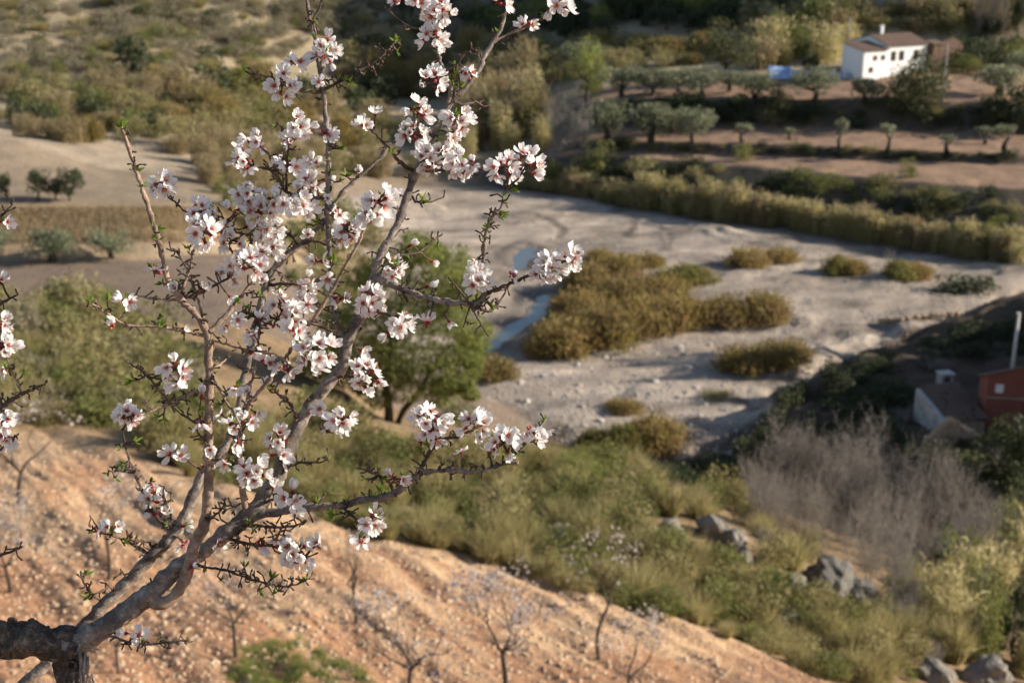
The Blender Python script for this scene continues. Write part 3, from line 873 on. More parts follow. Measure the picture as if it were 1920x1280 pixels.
WID = {'scrub': 1.2, 'dry': 1.2, 'dense': 1.2, 'green': 1.2, 'dark': 1.2, 'esparto': 1.3, 'tamarisk': 1.7, 'yellow_tamarisk': 1.7, 'reed': 0.95, 'dry_reed': 0.95, 'grey': 0.91, 'grass': 1.3,
       'olive': 1.45, 'slim_olive': 0.62, 'round_pine': 1.15, 'dark_tree': 1.15, 'dark_pine': 1.15, 'poplar': 0.31}

def put_tree(kind, p, h, w, label, cat, name, group=None, rng=_rs, v=None):
    L = PROTO[kind]
    tm, cm = L[rng.randint(len(L)) if v is None else v % len(L)]
    t = empty(name, (p[0], p[1], p[2]), rng.rand() * 6.283)
    t.scale = (w / WID[kind], w / WID[kind], h)
    tag(t, label, cat, group)
    for nm, me in (('trunk', tm), ('crown', cm)):
        o = bpy.data.objects.new(nm, me); COL.objects.link(o); o.parent = t
    return t

def at_pixel(kind, px, py, hp, wp, label, cat, name, group=None, v=None):
    """a plant standing on the ground seen at a point of the photograph, with its size there"""
    p = cast(px, py)
    s = mpp(p)
    return put(kind, p, hp * s, wp * s, label, cat, name, group, v=v)

def inside(px, py, poly):
    return poly_sd(np.asarray(px, float), np.asarray(py, float), np.array(poly, float)) < 0

BOULDERS = [(1052, 1006, 76, 34, 'flat slanted grey boulder in the scrub band'), (1258, 1004, 66, 54, 'pale rounded boulder in the middle of the scrub band'),
            (1338, 1004, 74, 56, 'long pale boulder at the upper edge of the scrub band'), (1378, 1026, 60, 60, 'pale boulder touching the long one at the upper edge'),
            (1556, 1112, 118, 104, 'large dark craggy boulder below the grey thicket'), (1610, 1128, 84, 76, 'dark boulder against the right side of the craggy one'),
            (1492, 1108, 60, 50, 'small pale boulder left of the craggy one'), (1394, 1060, 34, 64, 'small upright white stone in the scrub band'),
            (1850, 1284, 110, 84, 'rounded grey boulder at the bottom right edge'), (1756, 1276, 90, 54, 'low grey boulder left of the rounded one at the bottom right'),
            (1474, 1166, 46, 34, 'small pale stone under the craggy boulder')]

def scatter(poly, n, kinds, hp, wp, label, cat, name, group, seed, mind=0.0, cuts=()):
    """plants strewn over the ground inside an outline; kinds = [(kind, share)]"""
    rng = np.random.RandomState(seed)
    P = np.array(poly, float)
    lo, hi = P.min(0), P.max(0)
    pts = []
    tries = 0
    while len(pts) < n and tries < n * 60:
        tries += 1
        q = lo + rng.rand(2) * (hi - lo)
        if not inside(q[:1], q[1:], poly)[0]: continue
        if any(abs(q[0] - b_[0]) < b_[2] * .5 + 14 and -b_[3] * .5 < q[1] - b_[1] < 40 for b_ in BOULDERS): continue
        if mind and any((q[0] - a) ** 2 + ((q[1] - b) * 1.6) ** 2 < mind * mind for a, b in pts): continue
        pts.append(tuple(q))
    pts.sort(key=lambda a: a[1])
    W = cast_many([a for a, b in pts], [b for a, b in pts])
    names = [k for k, _ in kinds]; pr = np.array([s for _, s in kinds], float); pr /= pr.sum()
    for (a, b), p in zip(pts, W):
        k = names[rng.choice(len(names), p=pr)]
        s = mpp(p)
        f = 0.6 + 0.8 * rng.rand()
        lab, ct, nm = (label, cat, name) if not isinstance(label, dict) else label[k]
        gr_ = group + ': ' + ct
        if cuts:
            c = cuts[sum(a > q for q, _ in cuts[:-1])][1]
            lab += ', ' + c; gr_ += ', ' + c
        put(k, p, hp * s * f, wp * s * f * (0.85 + 0.3 * rng.rand()), lab, ct, nm, gr_, rng)

# ------------------------------------------------------------------ buildings
def part(name, mb, mat, parent, smooth=False):
    return link(name, mb.mesh(name, smooth), mat, parent)

def gable_roof(mb, x0, x1, y0, y1, ze, zr, over=0.3, th=0.14):
    """roof with its ridge along x, as two thick slopes"""
    ym = (y0 + y1) / 2
    for s in (0, 1):
        ya = (y0 - over) if s == 0 else (y1 + over)
        zl = ze - over * (zr - ze) / (ym - y0)
        v = [(x0 - over * .6, ya, zl), (x1 + over * .6, ya, zl), (x1 + over * .6, ym, zr), (x0 - over * .6, ym, zr)]
        v2 = [(a, b, c + th) for a, b, c in v]
        mb.add(v + v2, [(0, 1, 2, 3), (7, 6, 5, 4), (0, 4, 5, 1), (1, 5, 6, 2), (2, 6, 7, 3), (3, 7, 4, 0)])

def gable_block(mb, x0, x1, y0, y1, z0, ze, zr):
    ym = (y0 + y1) / 2
    v = [(x0, y0, z0), (x1, y0, z0), (x1, y1, z0), (x0, y1, z0), (x0, y0, ze), (x1, y0, ze), (x1, y1, ze), (x0, y1, ze), (x0, ym, zr), (x1, ym, zr)]
    mb.add(v, [(0, 1, 5, 4), (2, 3, 7, 6), (1, 2, 6, 9, 5), (3, 0, 4, 8, 7), (4, 5, 9, 8), (6, 7, 8, 9)])

hp = pix_at(1617, 146, 228)
hp[2] = g1(hp[0], hp[1]) - 0.1
HZ = math.radians(26)
house = tag(empty('white_house', hp, HZ), 'white two storey farmhouse with a brown tiled roof above the terraces', 'house')
w = MB(); gable_block(w, 4.95, 13.2, 0.35, 9.3, -1.2, 5.25, 6.5); part('main_block', w, M['white_wall'], house)
w = MB(); w.add([(0, 0, -1.2), (4.9, 0, -1.2), (4.9, 5.4, -1.2), (0, 5.4, -1.2), (0, 0, 4.75), (4.9, 0, 4.75), (4.9, 5.4, 5.5), (0, 5.4, 5.5)],
                [(0, 1, 5, 4), (1, 2, 6, 5), (2, 3, 7, 6), (3, 0, 4, 7), (4, 5, 6, 7)]); part('side_block', w, M['white_wall'], house)
r_ = MB(); gable_roof(r_, 4.95, 13.2, 0.35, 9.3, 5.28, 6.53); roof = part('roof', r_, M['roof_tile'], house)
c_ = MB(); c_.box((7.6, 5.2, 7.0), (0.45, 0.45, 1.7)); c_.box((7.6, 5.2, 7.91), (0.62, 0.62, 0.12)); part('chimney', c_, M['white_wall'], roof)
r_ = MB()
sl = 0.75 / 5.4
for a in (0,):
    v = [(-.25, -.3, 4.78 - .3 * sl), (4.93, -.3, 4.78 - .3 * sl), (4.93, 5.4, 5.53), (-.25, 5.4, 5.53)]
    r_.add(v + [(p, q, z + .13) for p, q, z in v], [(3, 2, 1, 0), (4, 5, 6, 7), (0, 1, 5, 4), (1, 2, 6, 5), (2, 3, 7, 6), (3, 0, 4, 7)])
part('lower_roof', r_, M['roof_tile'], house)
for wx, wz, ww, wh, wy in ((6.3, 3.6, .75, 1.35, .35), (8.0, 3.6, .75, 1.35, .35), (11.0, 3.6, .75, 1.35, .35), (2.3, 3.55, .5, .6, 0), (3.9, 3.55, .5, .6, 0), (1.6, 1.7, .55, .65, 0), (8.6, 0.6, 0.9, 1.2, .35), (10.6, 0.6, 0.9, 1.2, .35)):
    f = MB()
    for dx in (-1, 1): f.box((wx + dx * (ww / 2 + .04), wy - .03, wz), (.09, .1, wh + .18))
    for dz in (-1, 1): f.box((wx, wy - .03, wz + dz * (wh / 2 + .045)), (ww - .01, .098, .09))
    fr = part('window', f, M['frame'], house)
    g = MB(); g.box((wx, wy - .008, wz), (ww, .03, wh)); part('pane', g, M['glass'], fr)

# brown shed at the right end of the house
sp = hp + np.array((13.5, 6.1, 0)); sp[2] = g1(sp[0], sp[1])
shed = tag(empty('shed', sp, HZ), 'rust brown stone shed at the right end of the white house', 'shed')
w = MB(); gable_block(w, -0.9, 1.2, 0, 4, -1.0, 4.4, 4.8); part('wall', w, M['brown_wall'], shed)
r_ = MB(); gable_roof(r_, -0.9, 1.2, 0, 4, 4.43, 4.83, 0.2); part('roof', r_, M['old_tile'], shed)
sp2 = hp + np.array((16.2, 9.5, 0)); sp2[2] = g1(sp2[0], sp2[1])
ruin0 = tag(empty('roofless_barn', sp2, HZ), 'ruined barn with a broken gable right of the rust brown shed', 'barn')
w = MB(); w.add([(-1.4, 0, -1), (3.6, 0, -1), (3.6, 0, 2.4), (2.6, 0, 4.2), (1.0, 0, 4.9), (-1.4, 0, 4.2)] + [(-1.4, .5, -1), (3.6, .5, -1), (3.6, .5, 2.4), (2.6, .5, 4.2), (1.0, .5, 4.9), (-1.4, .5, 4.2)],
                [(0, 1, 2, 3, 4, 5), (11, 10, 9, 8, 7, 6)] + [(i, i + 6, (i + 1) % 6 + 6, (i + 1) % 6) for i in range(6)])
part('gable_wall', w, M['brown_wall'], ruin0)
w = MB(); w.box((3.4, 2.6, 1.2), (.5, 4.2, 4.4)); part('side_wall', w, M['stone_wall'], ruin0)

# white garden wall tinted with its blue shade, with posts, and the blue sheet left of it
def along(p0, p1, f): return p0 + (p1 - p0) * f
g0, g1_ = cast(1483, 148), hp + np.array((-0.6, 2.0, 0))
gw = tag(empty('garden_wall', g0), 'low white wall tinted blue for shade, with white posts, left of the white house', 'wall')
dv = g1_ - g0
ang = math.atan2(dv[1], dv[0]); LW = math.hypot(dv[0], dv[1])
gw.rotation_euler = (0, 0, ang)
npan = 6
for i in range(npan):
    m = MB(); m.box(((i + .5) * LW / npan, 0, .45), (LW / npan - .3, .16, 2.0)); part('wall_panel', m, M['shade_blue_wall'], gw)
for i in range(npan + 1):
    m = MB(); m.box((i * LW / npan, 0, .6), (.29, .3, 2.5)); m.box((i * LW / npan, 0, 1.9), (.4, .4, .1)); part('post', m, M['white_wall'], gw)
b0 = cast(1462, 149)
bs = tag(empty('pool_cover', b0, 0.1), 'bright blue sheet on a low frame left of the low wall tinted blue for shade', 'pool cover')
m = MB(); m.add([(-1.9, -1.2, .25), (2.3, -1.4, .2), (2.4, 2.4, 1.7), (-1.3, 2.6, 1.9), (0.2, 0.2, .95)], [(0, 1, 4), (1, 2, 4), (2, 3, 4), (3, 0, 4)]); part('sheet', m, M['blue_sheet'], bs)
for x, y, z in ((-1.8, -1.1, .26), (2.2, -1.3, .2), (2.3, 2.3, 1.7), (-1.2, 2.5, 1.9)):
    m = MB(); m.box((x, y, z / 2 - .35), (.1, .1, z + .6)); part('frame_leg', m, M['grey_pole'], bs)

def pole(px, py, top, dia, label, mat, d=None):
    p = cast(px, py) if d is None else pix_at(px, py, d)
    if d is not None: p[2] = g1(p[0], p[1])
    zt = pix_at(px, top, p[1])[2]
    o = tag(empty('utility_pole', p), label, 'pole')
    m = MB(); m.tube([(0, 0, -.5), (0, 0, (zt - p[2]) * .5), (0, 0, zt - p[2])], [dia / 2, dia * .46, dia * .4], 10); part('shaft', m, mat, o, True)
    m = MB(); m.box((0, 0, zt - p[2] + .03), (dia * .95, dia * .95, .06)); part('cap', m, mat, o)
    return o
pole(1767, 190, 82, 0.26, 'grey utility pole standing in front of the shed by the round bush', M['grey_pole'])
pole(1588, 112, 32, 0.26, 'thin grey utility pole rising behind the left end of the white house', M['grey_pole'])
pole(1897, 700, 588, 0.30, 'thick cream pole catching the sun behind the red house', M['pole'], 104.0)

# red house on the right bank
rp = pix_at(1846, 775, 98.0); rp[2] = g1(rp[0] + 1, rp[1] + 1)
zt = pix_at(1846, 703, 98.0)[2] - rp[2]
red = tag(empty('red_house', rp, math.radians(-8)), 'red rendered house with one small white window in the shade', 'house')
w = MB(); w.add([(0, 0, -2), (6, 0, -2), (6, 3, -2), (0, 3, -2), (0, 0, zt), (2.6, 0, zt + .75), (6, 0, zt + .2), (6, 3, zt - 1.0), (2.6, 3, zt - .45), (0, 3, zt - 1.2)],
                [(0, 1, 6, 5, 4), (1, 2, 7, 6), (2, 3, 9, 8, 7), (3, 0, 4, 9), (4, 5, 8, 9), (5, 6, 7, 8)]); part('wall', w, M['red_wall'], red)
r_ = MB()
v = [(-.2, -.25, zt), (2.6, -.25, zt + .8), (6.2, -.25, zt + .22), (6.2, 3.2, zt - 1.05), (2.6, 3.2, zt - .48), (-.2, 3.2, zt - 1.25)]
r_.add([(a, b, c + .02) for a, b, c in v] + [(a, b, c + .12) for a, b, c in v], [(0, 1, 4, 5), (1, 2, 3, 4), (6, 11, 10, 7), (7, 10, 9, 8), (0, 6, 7, 1), (1, 7, 8, 2), (2, 8, 9, 3), (5, 4, 10, 11), (4, 3, 9, 10), (0, 5, 11, 6)])
part('roof', r_, M['old_tile'], red)
f = MB()
for dx in (-1, 1): f.box((.85 + dx * .24, -.03, zt - 1.0), (.09, .1, .62))
for dz in (-1, 1): f.box((.85, -.03, zt - 1.0 + dz * .27), (.39, .098, .09))
fr = part('window', f, M['white_wall'], red)
g = MB(); g.box((.85, -.012, zt - 1.0), (.4, .03, .46)); part('pane', g, M['white_wall'], fr)
m = MB(); m.box((1.6, -.05, zt - 1.75), (3.3, .1, .12)); part('ledge', m, M['stone_wall'], red)

# white walled ruin with a tiled roof
qa, qb = pix_at(1709, 815, 102.5), pix_at(1752, 838, 97.5)
for q in (qa, qb): q[2] = min(g1(q[0], q[1]), q[2])
rn = tag(empty('ruined_house', qa), 'ruined house with a peeling white side wall and an old tiled roof', 'house')
d_ = qb - qa; d_[2] = 0
nrm = unit(np.array((-d_[1], d_[0], 0.0)))            # away from the river
if nrm[0] < 0: nrm = -nrm
ta, tb = pix_at(1709, 728, 102.5)[2] - qa[2], pix_at(1768, 778, 97.5)[2] - qa[2]
O = np.zeros(3)
def wall(mb, a, b, z0, za, zb, th, n):
    a, b = np.array(a, float), np.array(b, float)
    t = n * th
    vs = []
    for off in (O, t):
        vs += [a + off + (0, 0, z0), b + off + (0, 0, z0), b + off + (0, 0, zb), (a + b) / 2 + off + (0, 0, (za + zb) / 2 + .12), a + off + (0, 0, za)]
    mb.add(vs, [(0, 1, 2, 3, 4), (9, 8, 7, 6, 5)] + [(i, i + 5, (i + 1) % 5 + 5, (i + 1) % 5) for i in range(5)])
m = MB(); wall(m, O, d_ * 1.25, -3, ta, tb, .45, nrm); part('side_wall', m, M['old_plaster'], rn)
m = MB(); wall(m, d_ * 1.25 + nrm * .46, d_ * 1.25 + nrm * 3.1, -3, tb, tb - .1, .45, unit(-d_)); part('front_wall', m, M['stone_wall'], rn)
m = MB(); wall(m, nrm * .46, nrm * 3.1, -3, ta, ta - .1, .45, unit(d_)); part('back_wall', m, M['stone_wall'], rn)
rfv = [d_ * -.04 + nrm * .3 + (0, 0, ta + .1), d_ * 1.28 + nrm * .3 + (0, 0, tb + .1), d_ * 1.28 + nrm * 3.3 + (0, 0, tb + .1), d_ * -.04 + nrm * 3.3 + (0, 0, ta + .3)]
rf = empty('roof'); rf.parent = rn
tl = MB(); tl.box((0, 0, 0), (1, 1, 1)); tile_me = MB()
k = 7
tv = []
for i in range(k + 1):
    a = math.pi * i / k
    tv += [(math.cos(a) * .5, 0, math.sin(a) * .42), (math.cos(a) * .42, 1, math.sin(a) * .36)]
tile_me.add(tv, [(2 * i, 2 * i + 2, 2 * i + 3, 2 * i + 1) for i in range(k)])
tile_me = tile_me.mesh('roof_tile', True); tile_me.materials.append(M['old_tile'])
m = MB(); m.add(rfv + [v + np.array((0, 0, .06)) for v in rfv], [(3, 2, 1, 0), (4, 5, 6, 7), (0, 1, 5, 4), (1, 2, 6, 5), (2, 3, 7, 6), (3, 0, 4, 7)]); part('roof_deck', m, M['old_tile'], rn)
bpy.data.objects.remove(rf)
rgt = np.random.RandomState(5)
nx, ny = 16, 14
for i in range(nx):
    for j in range(ny):
        if rgt.rand() < 0.08: continue
        fx, fy = (i + .5) / nx, (j + .02) / ny
        lo = rfv[0] + (rfv[1] - rfv[0]) * fx; hi2 = rfv[3] + (rfv[2] - rfv[3]) * fx
        p = lo + (hi2 - lo) * fy + np.array((0, 0, .075))
        yv = (hi2 - lo) / ny * 1.12; xv = (rfv[1] - rfv[0]) / nx * 1.02
        zv = unit(np.cross(xv, yv)); zv = zv if zv[2] > 0 else -zv
        o = bpy.data.objects.new('roof_tile', tile_me); COL.objects.link(o); o.parent = rn
        zz = zv * .24
        o.matrix_local = Matrix(((xv[0], yv[0], zz[0], p[0]), (xv[1], yv[1], zz[1], p[1]), (xv[2], yv[2], zz[2], p[2] + rgt.normal() * .015), (0, 0, 0, 1)))

# gable ruin in front of it, its broken stone coping in the sun
gp = pix_at(1782, 850, 92.5)
ga, gb, gc = pix_at(1732, 836, 92.5) - gp, pix_at(1784, 790, 92.5) - gp, pix_at(1842, 824, 93.5) - gp
gr = tag(empty('gable_ruin', gp), 'roofless stone gable with a pale broken coping below the ruined house', 'ruin')
m = MB()
th = np.array((0, .5, 0))
vs = [ga + (0, 0, -2.5), gc + (0, 0, -2.0), gc, gb, ga]
m.add(vs + [v + th for v in vs], [(0, 1, 2, 3, 4), (9, 8, 7, 6, 5)] + [(i, i + 5, (i + 1) % 5 + 5, (i + 1) % 5) for i in range(5)]); part('gable_wall', m, M['stone_wall'], gr)
st = np.random.RandomState(12)
def rock_mesh(name, seed, sub=2, rough=0.35, flat=0.8):
    import bmesh
    bm = bmesh.new(); bmesh.ops.create_icosphere(bm, subdivisions=sub, radius=1.0)
    for v in bm.verts:
        q = v.co * 1.1 + Vector((seed * 7.7, 0, 0))
        k = 1 + rough * mnoise.fractal(q, 1.0, 2.0, 4) + 0.1 * mnoise.cell(q * 1.3)
        v.co = Vector((v.co.x, v.co.y, v.co.z * flat)) * k
    me = bpy.data.meshes.new(name); bm.to_mesh(me); bm.free()
    return me
STONES = [rock_mesh('stone', i, 1, 0.3, 0.75) for i in range(6)]
for s_ in STONES: s_.materials.append(M['stone'])
COPING = [s_.copy() for s_ in STONES]
for a_, b_, n_ in ((ga, gb, 11), (gb, gc, 10)):
    for i in range(n_):
        o = bpy.data.objects.new('coping_stone', STONES[i % 6]); COL.objects.link(o); o.parent = gr
        o.location = a_ + (b_ - a_) * (i + .5) / n_ + th * .5 + np.array((0, 0, .06)) + st.normal(size=3) * .03
        o.scale = np.array((.26, .36, .2)) * (0.75 + .5 * st.rand()); o.rotation_euler = st.rand(3) * 1.5

# small white framed opening on the dark bank
kp = pix_at(1772, 705, 108.0); kp[2] = g1(kp[0], kp[1])
hut = tag(empty('pump_hut', kp, 0.25), 'tiny pale hut with a dark opening above the ruined white wall', 'hut')
hh = 1.15
m = MB()
for x in (-.42, .42): m.box((x, 0, hh / 2 - .2), (.2, .9, hh + .4))
m.box((0, 0, hh - .09), (.638, .9, .18)); m.box((0, .42, hh / 2 - .2), (.638, .06, hh + .02)); part('wall', m, M['old_plaster'], hut)
m = MB(); m.box((0, 0, hh + .05), (1.25, 1.1, .09)); part('roof', m, M['old_plaster'], hut)

# loose stones standing in for sunlit ground along the lip of the bank
lp = [cast(1648, 606), cast(1690, 603), cast(1735, 598), cast(1795, 592)]
rw = tag(empty('rubble_stones', lp[0]), 'row of pale stones standing in for sunlit ground along the edge of the shaded bank', 'wall')
for i in range(40):
    f = i / 39 * 2.999; k = int(f)
    p = lp[k] + (lp[k + 1] - lp[k]) * (f - k) - lp[0]
    o = bpy.data.objects.new('stone', STONES[i % 6]); COL.objects.link(o); o.parent = rw
    o.location = p + np.array((0, 0, .15 + .25 * st.rand())); o.scale = np.array((.3, .28, .24)) * (.7 + .6 * st.rand()); o.rotation_euler = st.rand(3) * 2

# ------------------------------------------------------------------ plants of the valley
ORD = ['first', 'second', 'third', 'fourth', 'fifth', 'sixth', 'seventh', 'eighth', 'ninth', 'tenth', 'eleventh', 'twelfth']

# bushes on the gravel
T = 'tamarisk'
big = [(1022, 662, 72, 100), (1062, 657, 92, 150), (1128, 640, 105, 160), (1200, 622, 100, 150), (1262, 606, 85, 140), (1092, 600, 85, 140), (1165, 572, 85, 150),
       (1232, 562, 75, 130), (1100, 543, 75, 120), (1160, 512, 55, 130), (1212, 502, 42, 90), (1124, 492, 38, 70), (1318, 602, 62, 100)]
BIGL = ['tamarisk at the front left corner of the big thicket, nearest the stream', 'second tamarisk from the left along the front of the big thicket', 'tamarisk in the middle of the front of the big thicket',
        'fourth tamarisk from the left along the front of the big thicket', 'fifth tamarisk from the left along the front of the big thicket', 'tamarisk on the stream side in the middle of the big thicket',
        'tamarisk at the centre of the big thicket', 'tamarisk on the right side in the middle of the big thicket', 'tamarisk at the back of the big thicket near the pool',
        'tamarisk in the middle of the back of the big thicket', 'small tamarisk at the back right of the big thicket', 'smallest tamarisk at the very back left of the big thicket', 'tamarisk at the front right corner of the big thicket']
for i, (x, y, h, w) in enumerate(big):
    at_pixel(T, x, y, h * .62, w * .86, BIGL[i], 'bush', 'tamarisk_bush', 'tamarisks of the big thicket by the stream', v=i)
for k, x, y, h, w, lab in [
    (T, 1372, 602, 58, 100, 'olive tamarisk at the right end of the big thicket'),
    (T, 1430, 598, 64, 115, 'rounded ochre tamarisk just right of the big thicket'),
    ('yellow_tamarisk', 1290, 523, 30, 115, 'low yellow green bush right of the top of the big thicket'),
    (T, 1395, 690, 52, 110, 'left half of the lone russet oval bush on the gravel'),
    (T, 1465, 680, 55, 120, 'right half of the lone russet oval bush on the gravel'),
    (T, 1402, 498, 42, 85, 'ochre bush with a long shadow, leftmost of the far gravel row'),
    (T, 1462, 488, 28, 75, 'low brown bush touching the leftmost bush of the far gravel row'),
    ('yellow_tamarisk', 1568, 511, 42, 55, 'yellowish bush in the middle of the far gravel row'),
    (T, 1600, 511, 34, 55, 'russet bush against the yellowish one of the far gravel row'),
    ('yellow_tamarisk', 1685, 520, 42, 65, 'olive yellow bush right of a grey leafless shrub on the gravel'),
    (T, 1720, 519, 34, 60, 'russet bush at the right end of the far gravel row'),
    ('dark', 1812, 545, 38, 110, 'dark shaded bush at the right edge of the gravel bed'),
    ('grey', 1668, 508, 52, 40, 'grey leafless shrub behind the olive yellow bush on the gravel'),
    (T, 1170, 770, 30, 75, 'small olive tuft above the near gravel bush'),
    ('yellow_tamarisk', 1165, 850, 70, 120, 'olive bush at the left of the near gravel group'),
    (T, 1228, 838, 82, 120, 'tallest bush of the near gravel group'),
    ('yellow_tamarisk', 1112, 845, 55, 70, 'pale olive shrub at the left end of the near gravel group'),
    (T, 928, 706, 48, 90, 'russet bush between the pine and the stream'),
    ('scrub', 1340, 745, 16, 70, 'flat grey green mat on the gravel below the oval bush')]:
    at_pixel(k, x, y, h * .74, w, lab, 'bush', 'yellow_bush' if k == 'yellow_tamarisk' else 'river_bush')

# reeds along the far bank
rr = np.random.RandomState(31)
R8p = [(905, 350), (1000, 356), (1100, 369), (1200, 392), (1300, 408), (1450, 427), (1600, 449), (1750, 471), (1850, 488), (1930, 497)]
SEGN = ['left stretch behind the pool', 'middle stretch below the young olives', 'right stretch up to the picture edge']
def bank_y(x): return float(np.interp(x, [a for a, b in R8p], [b for a, b in R8p]))
for rowi, (dy, n, hs) in enumerate(((-3, 70, 0.8), (-14, 52, 0.85))):
    for i in range(n):
        x = 955 + (1925 - 955) * (i + rr.rand()) / n
        if rr.rand() < 0.06 + .2 * (vnoise(np.array([x / 60.]), np.array([rowi * 9.]))[0] > .17): continue
        h = float(np.interp(x, (955, 1050, 1150, 1200, 1350, 1600, 1750, 1900), (30, 50, 42, 66, 74, 68, 60, 66))) * (0.55 + 0.55 * rr.rand()) * hs
        far = x > 1700
        at_pixel('reed' if rr.rand() < 0.72 else 'dry_reed' if rr.rand() < .7 else 'green', x, bank_y(x) + dy, h, 34 + 18 * rr.rand(),
                 'straw green canes on the far bank, ' + SEGN[int(x > 1250) + int(x > 1600)], 'reeds', 'reed_clump', 'canes on the far bank, ' + SEGN[int(x > 1250) + int(x > 1600)])

def row_of(kind, items, fmt, cat, name, group):
    items = sorted(items)
    for i, (x, y, h, w) in enumerate(items):
        at_pixel(kind, x, y, h * 1.12, w * 1.08, fmt % ORD[i], cat, name, group, v=i)
row_of('olive', [(1165, 181, 58, 80), (1225, 180, 52, 86), (1320, 182, 55, 90), (1415, 184, 48, 76), (1522, 190, 62, 104), (1620, 191, 46, 66)],
       '%s olive from the left along the edge of the highest terrace', 'olive tree', 'olive_tree', 'olives on the highest terrace')
row_of('olive', [(1270, 172, 46, 70), (1368, 172, 40, 66)], '%s olive from the left in the rear row of the highest terrace', 'olive tree', 'olive_tree', 'rear olives on the highest terrace')
row_of('olive', [(1135, 264, 75, 92), (1220, 268, 78, 96), (1298, 266, 62, 82), (1262, 248, 52, 60)],
       '%s broad olive from the left on the middle terrace', 'olive tree', 'olive_tree', 'broad olives on the middle terrace')
row_of('slim_olive', [(1392, 268, 38, 38), (1480, 262, 24, 28), (1573, 277, 56, 28), (1664, 283, 54, 34), (1775, 286, 36, 40), (1846, 270, 34, 34), (1885, 286, 54, 50)],
       '%s young slender olive from the left on the middle terrace', 'olive tree', 'olive_tree', 'young olives on the middle terrace')
row_of('olive', [(-12, 478, 46, 80), (100, 490, 62, 112), (212, 483, 56, 88)], '%s grey olive from the left at the back of the ploughed field', 'olive tree', 'olive_tree', 'olives behind the ploughed field')
row_of('dark_tree', [(14, 374, 46, 38), (70, 376, 54, 58), (104, 374, 38, 42), (131, 376, 56, 62)], '%s small round pine from the left on the tan rise', 'pine tree', 'pine_tree', 'small pines on the tan rise')
for k, x, y, h, w, lab, cat, nm in [
    ('dense', 1715, 200, 96, 128, 'big round grey green bush in front of the white house', 'bush', 'round_bush'),
    ('olive', 1872, 178, 66, 112, 'wide pale olive right of the white house', 'olive tree', 'olive_tree'),
    ('olive', 1915, 140, 50, 70, 'olive cut by the right edge beyond the white house', 'olive tree', 'olive_tree'),
    ('dark', 1910, 220, 66, 120, 'dark bush at the right end of the highest terrace bank', 'bush', 'dark_bush'),
    ('dark', 1860, 215, 36, 80, 'low dark bush on the highest terrace bank', 'bush', 'dark_bush'),
    ('green', 1455, 186, 30, 34, 'small round shrub between two olives below the pool cover', 'bush', 'small_bush'),
    ('green', 1395, 300, 32, 46, 'shrub growing out of the lowest terrace bank', 'bush', 'small_bush'),
    ('green', 1120, 318, 58, 72, 'rounded shrub at the left end of the lowest terrace', 'bush', 'small_bush'),
    ('green', 1700, 332, 34, 40, 'sprawling shrub on the lowest terrace edge', 'bush', 'small_bush'),
    ('round_pine', 1100, 190, 120, 90, 'tall green pine left of the upper olive rows', 'pine tree', 'pine_tree'),
    ('olive', 1085, 130, 60, 105, 'pale feathery tree behind the tall green pine', 'tree', 'feathery_tree'),
    ('round_pine', 1014, 117, 52, 26, 'narrow green tree beside the pale track', 'tree', 'narrow_tree'),
    ('grey', 1052, 285, 105, 70, 'pale bare shrub with several grey stems left of the broad olives', 'shrub', 'bare_shrub'),
    ('grey', 1088, 288, 98, 60, 'twin bare shrub with grey stems touching the broad olives', 'shrub', 'bare_shrub'),
    ('dark', 250, 138, 66, 66, 'dark green rounded tree alone on the left hillside', 'tree', 'dark_bush'),
    ('dark_pine', 1362, 152, 112, 126, 'large round pine left of the blue pool cover', 'pine tree', 'pine_tree'),
    ('dark', 1520, 138, 42, 40, 'dark shrub behind the low wall tinted blue for shade', 'bush', 'dark_bush'),
    ('scrub', 330, 275, 62, 76, 'grey green shrub standing in the pale dry channel', 'bush', 'channel_shrub'),
    ('scrub', 300, 262, 45, 50, 'smaller grey shrub left of the one in the dry channel', 'bush', 'channel_shrub'),
    ('dry_reed', 330, 190, 66, 60, 'golden cane clump, tallest at the foot of the left hillside', 'reeds', 'dry_reed_clump'),
    ('dry_reed', 285, 185, 48, 55, 'golden cane clump left of the tallest one', 'reeds', 'dry_reed_clump'),
    ('dark', 395, 185, 62, 90, 'dark shrub right of the tallest golden canes', 'bush', 'dark_bush')]:
    at_pixel(k, x, y, h, w, lab, cat, nm)

# middle ground left of the terraces
scatter([(15, 170), (260, 165), (460, 175), (720, 165), (720, 205), (470, 232), (300, 262), (120, 268), (0, 250)], 78, [('scrub', 4), ('dark', 2), ('green', 2), ('dry_reed', 2), ('tamarisk', 2)], 38, 56,
        {'scrub': ('olive scrub bush at the foot of the left hillside', 'bush', 'scrub_bush'), 'dark': ('dark bush at the foot of the left hillside', 'dark bush', 'dark_bush'),
         'green': ('green bush at the foot of the left hillside', 'green bush', 'green_bush'), 'dry_reed': ('golden dry cane clump at the foot of the left hillside', 'reeds', 'dry_reed_clump'),
         'tamarisk': ('russet bush at the foot of the left hillside', 'russet bush', 'russet_bush')}, 'cat', 'n', 'foot of the left hillside', 41, 24)
scatter([(880, 175), (1010, 170), (1020, 290), (960, 310), (870, 290)], 26, [('dry_reed', 3), ('reed', 3), ('scrub', 1)], 78, 46,
        {'dry_reed': ('straw coloured cane clump in the stand left of the terraces', 'reeds', 'dry_reed_clump'), 'reed': ('greenish cane clump in the stand left of the terraces', 'green reeds', 'reed_clump'),
         'scrub': ('grey bush among the canes left of the terraces', 'bush', 'scrub_bush')}, 'c', 'n', 'stand of canes left of the terraces', 42, 18)
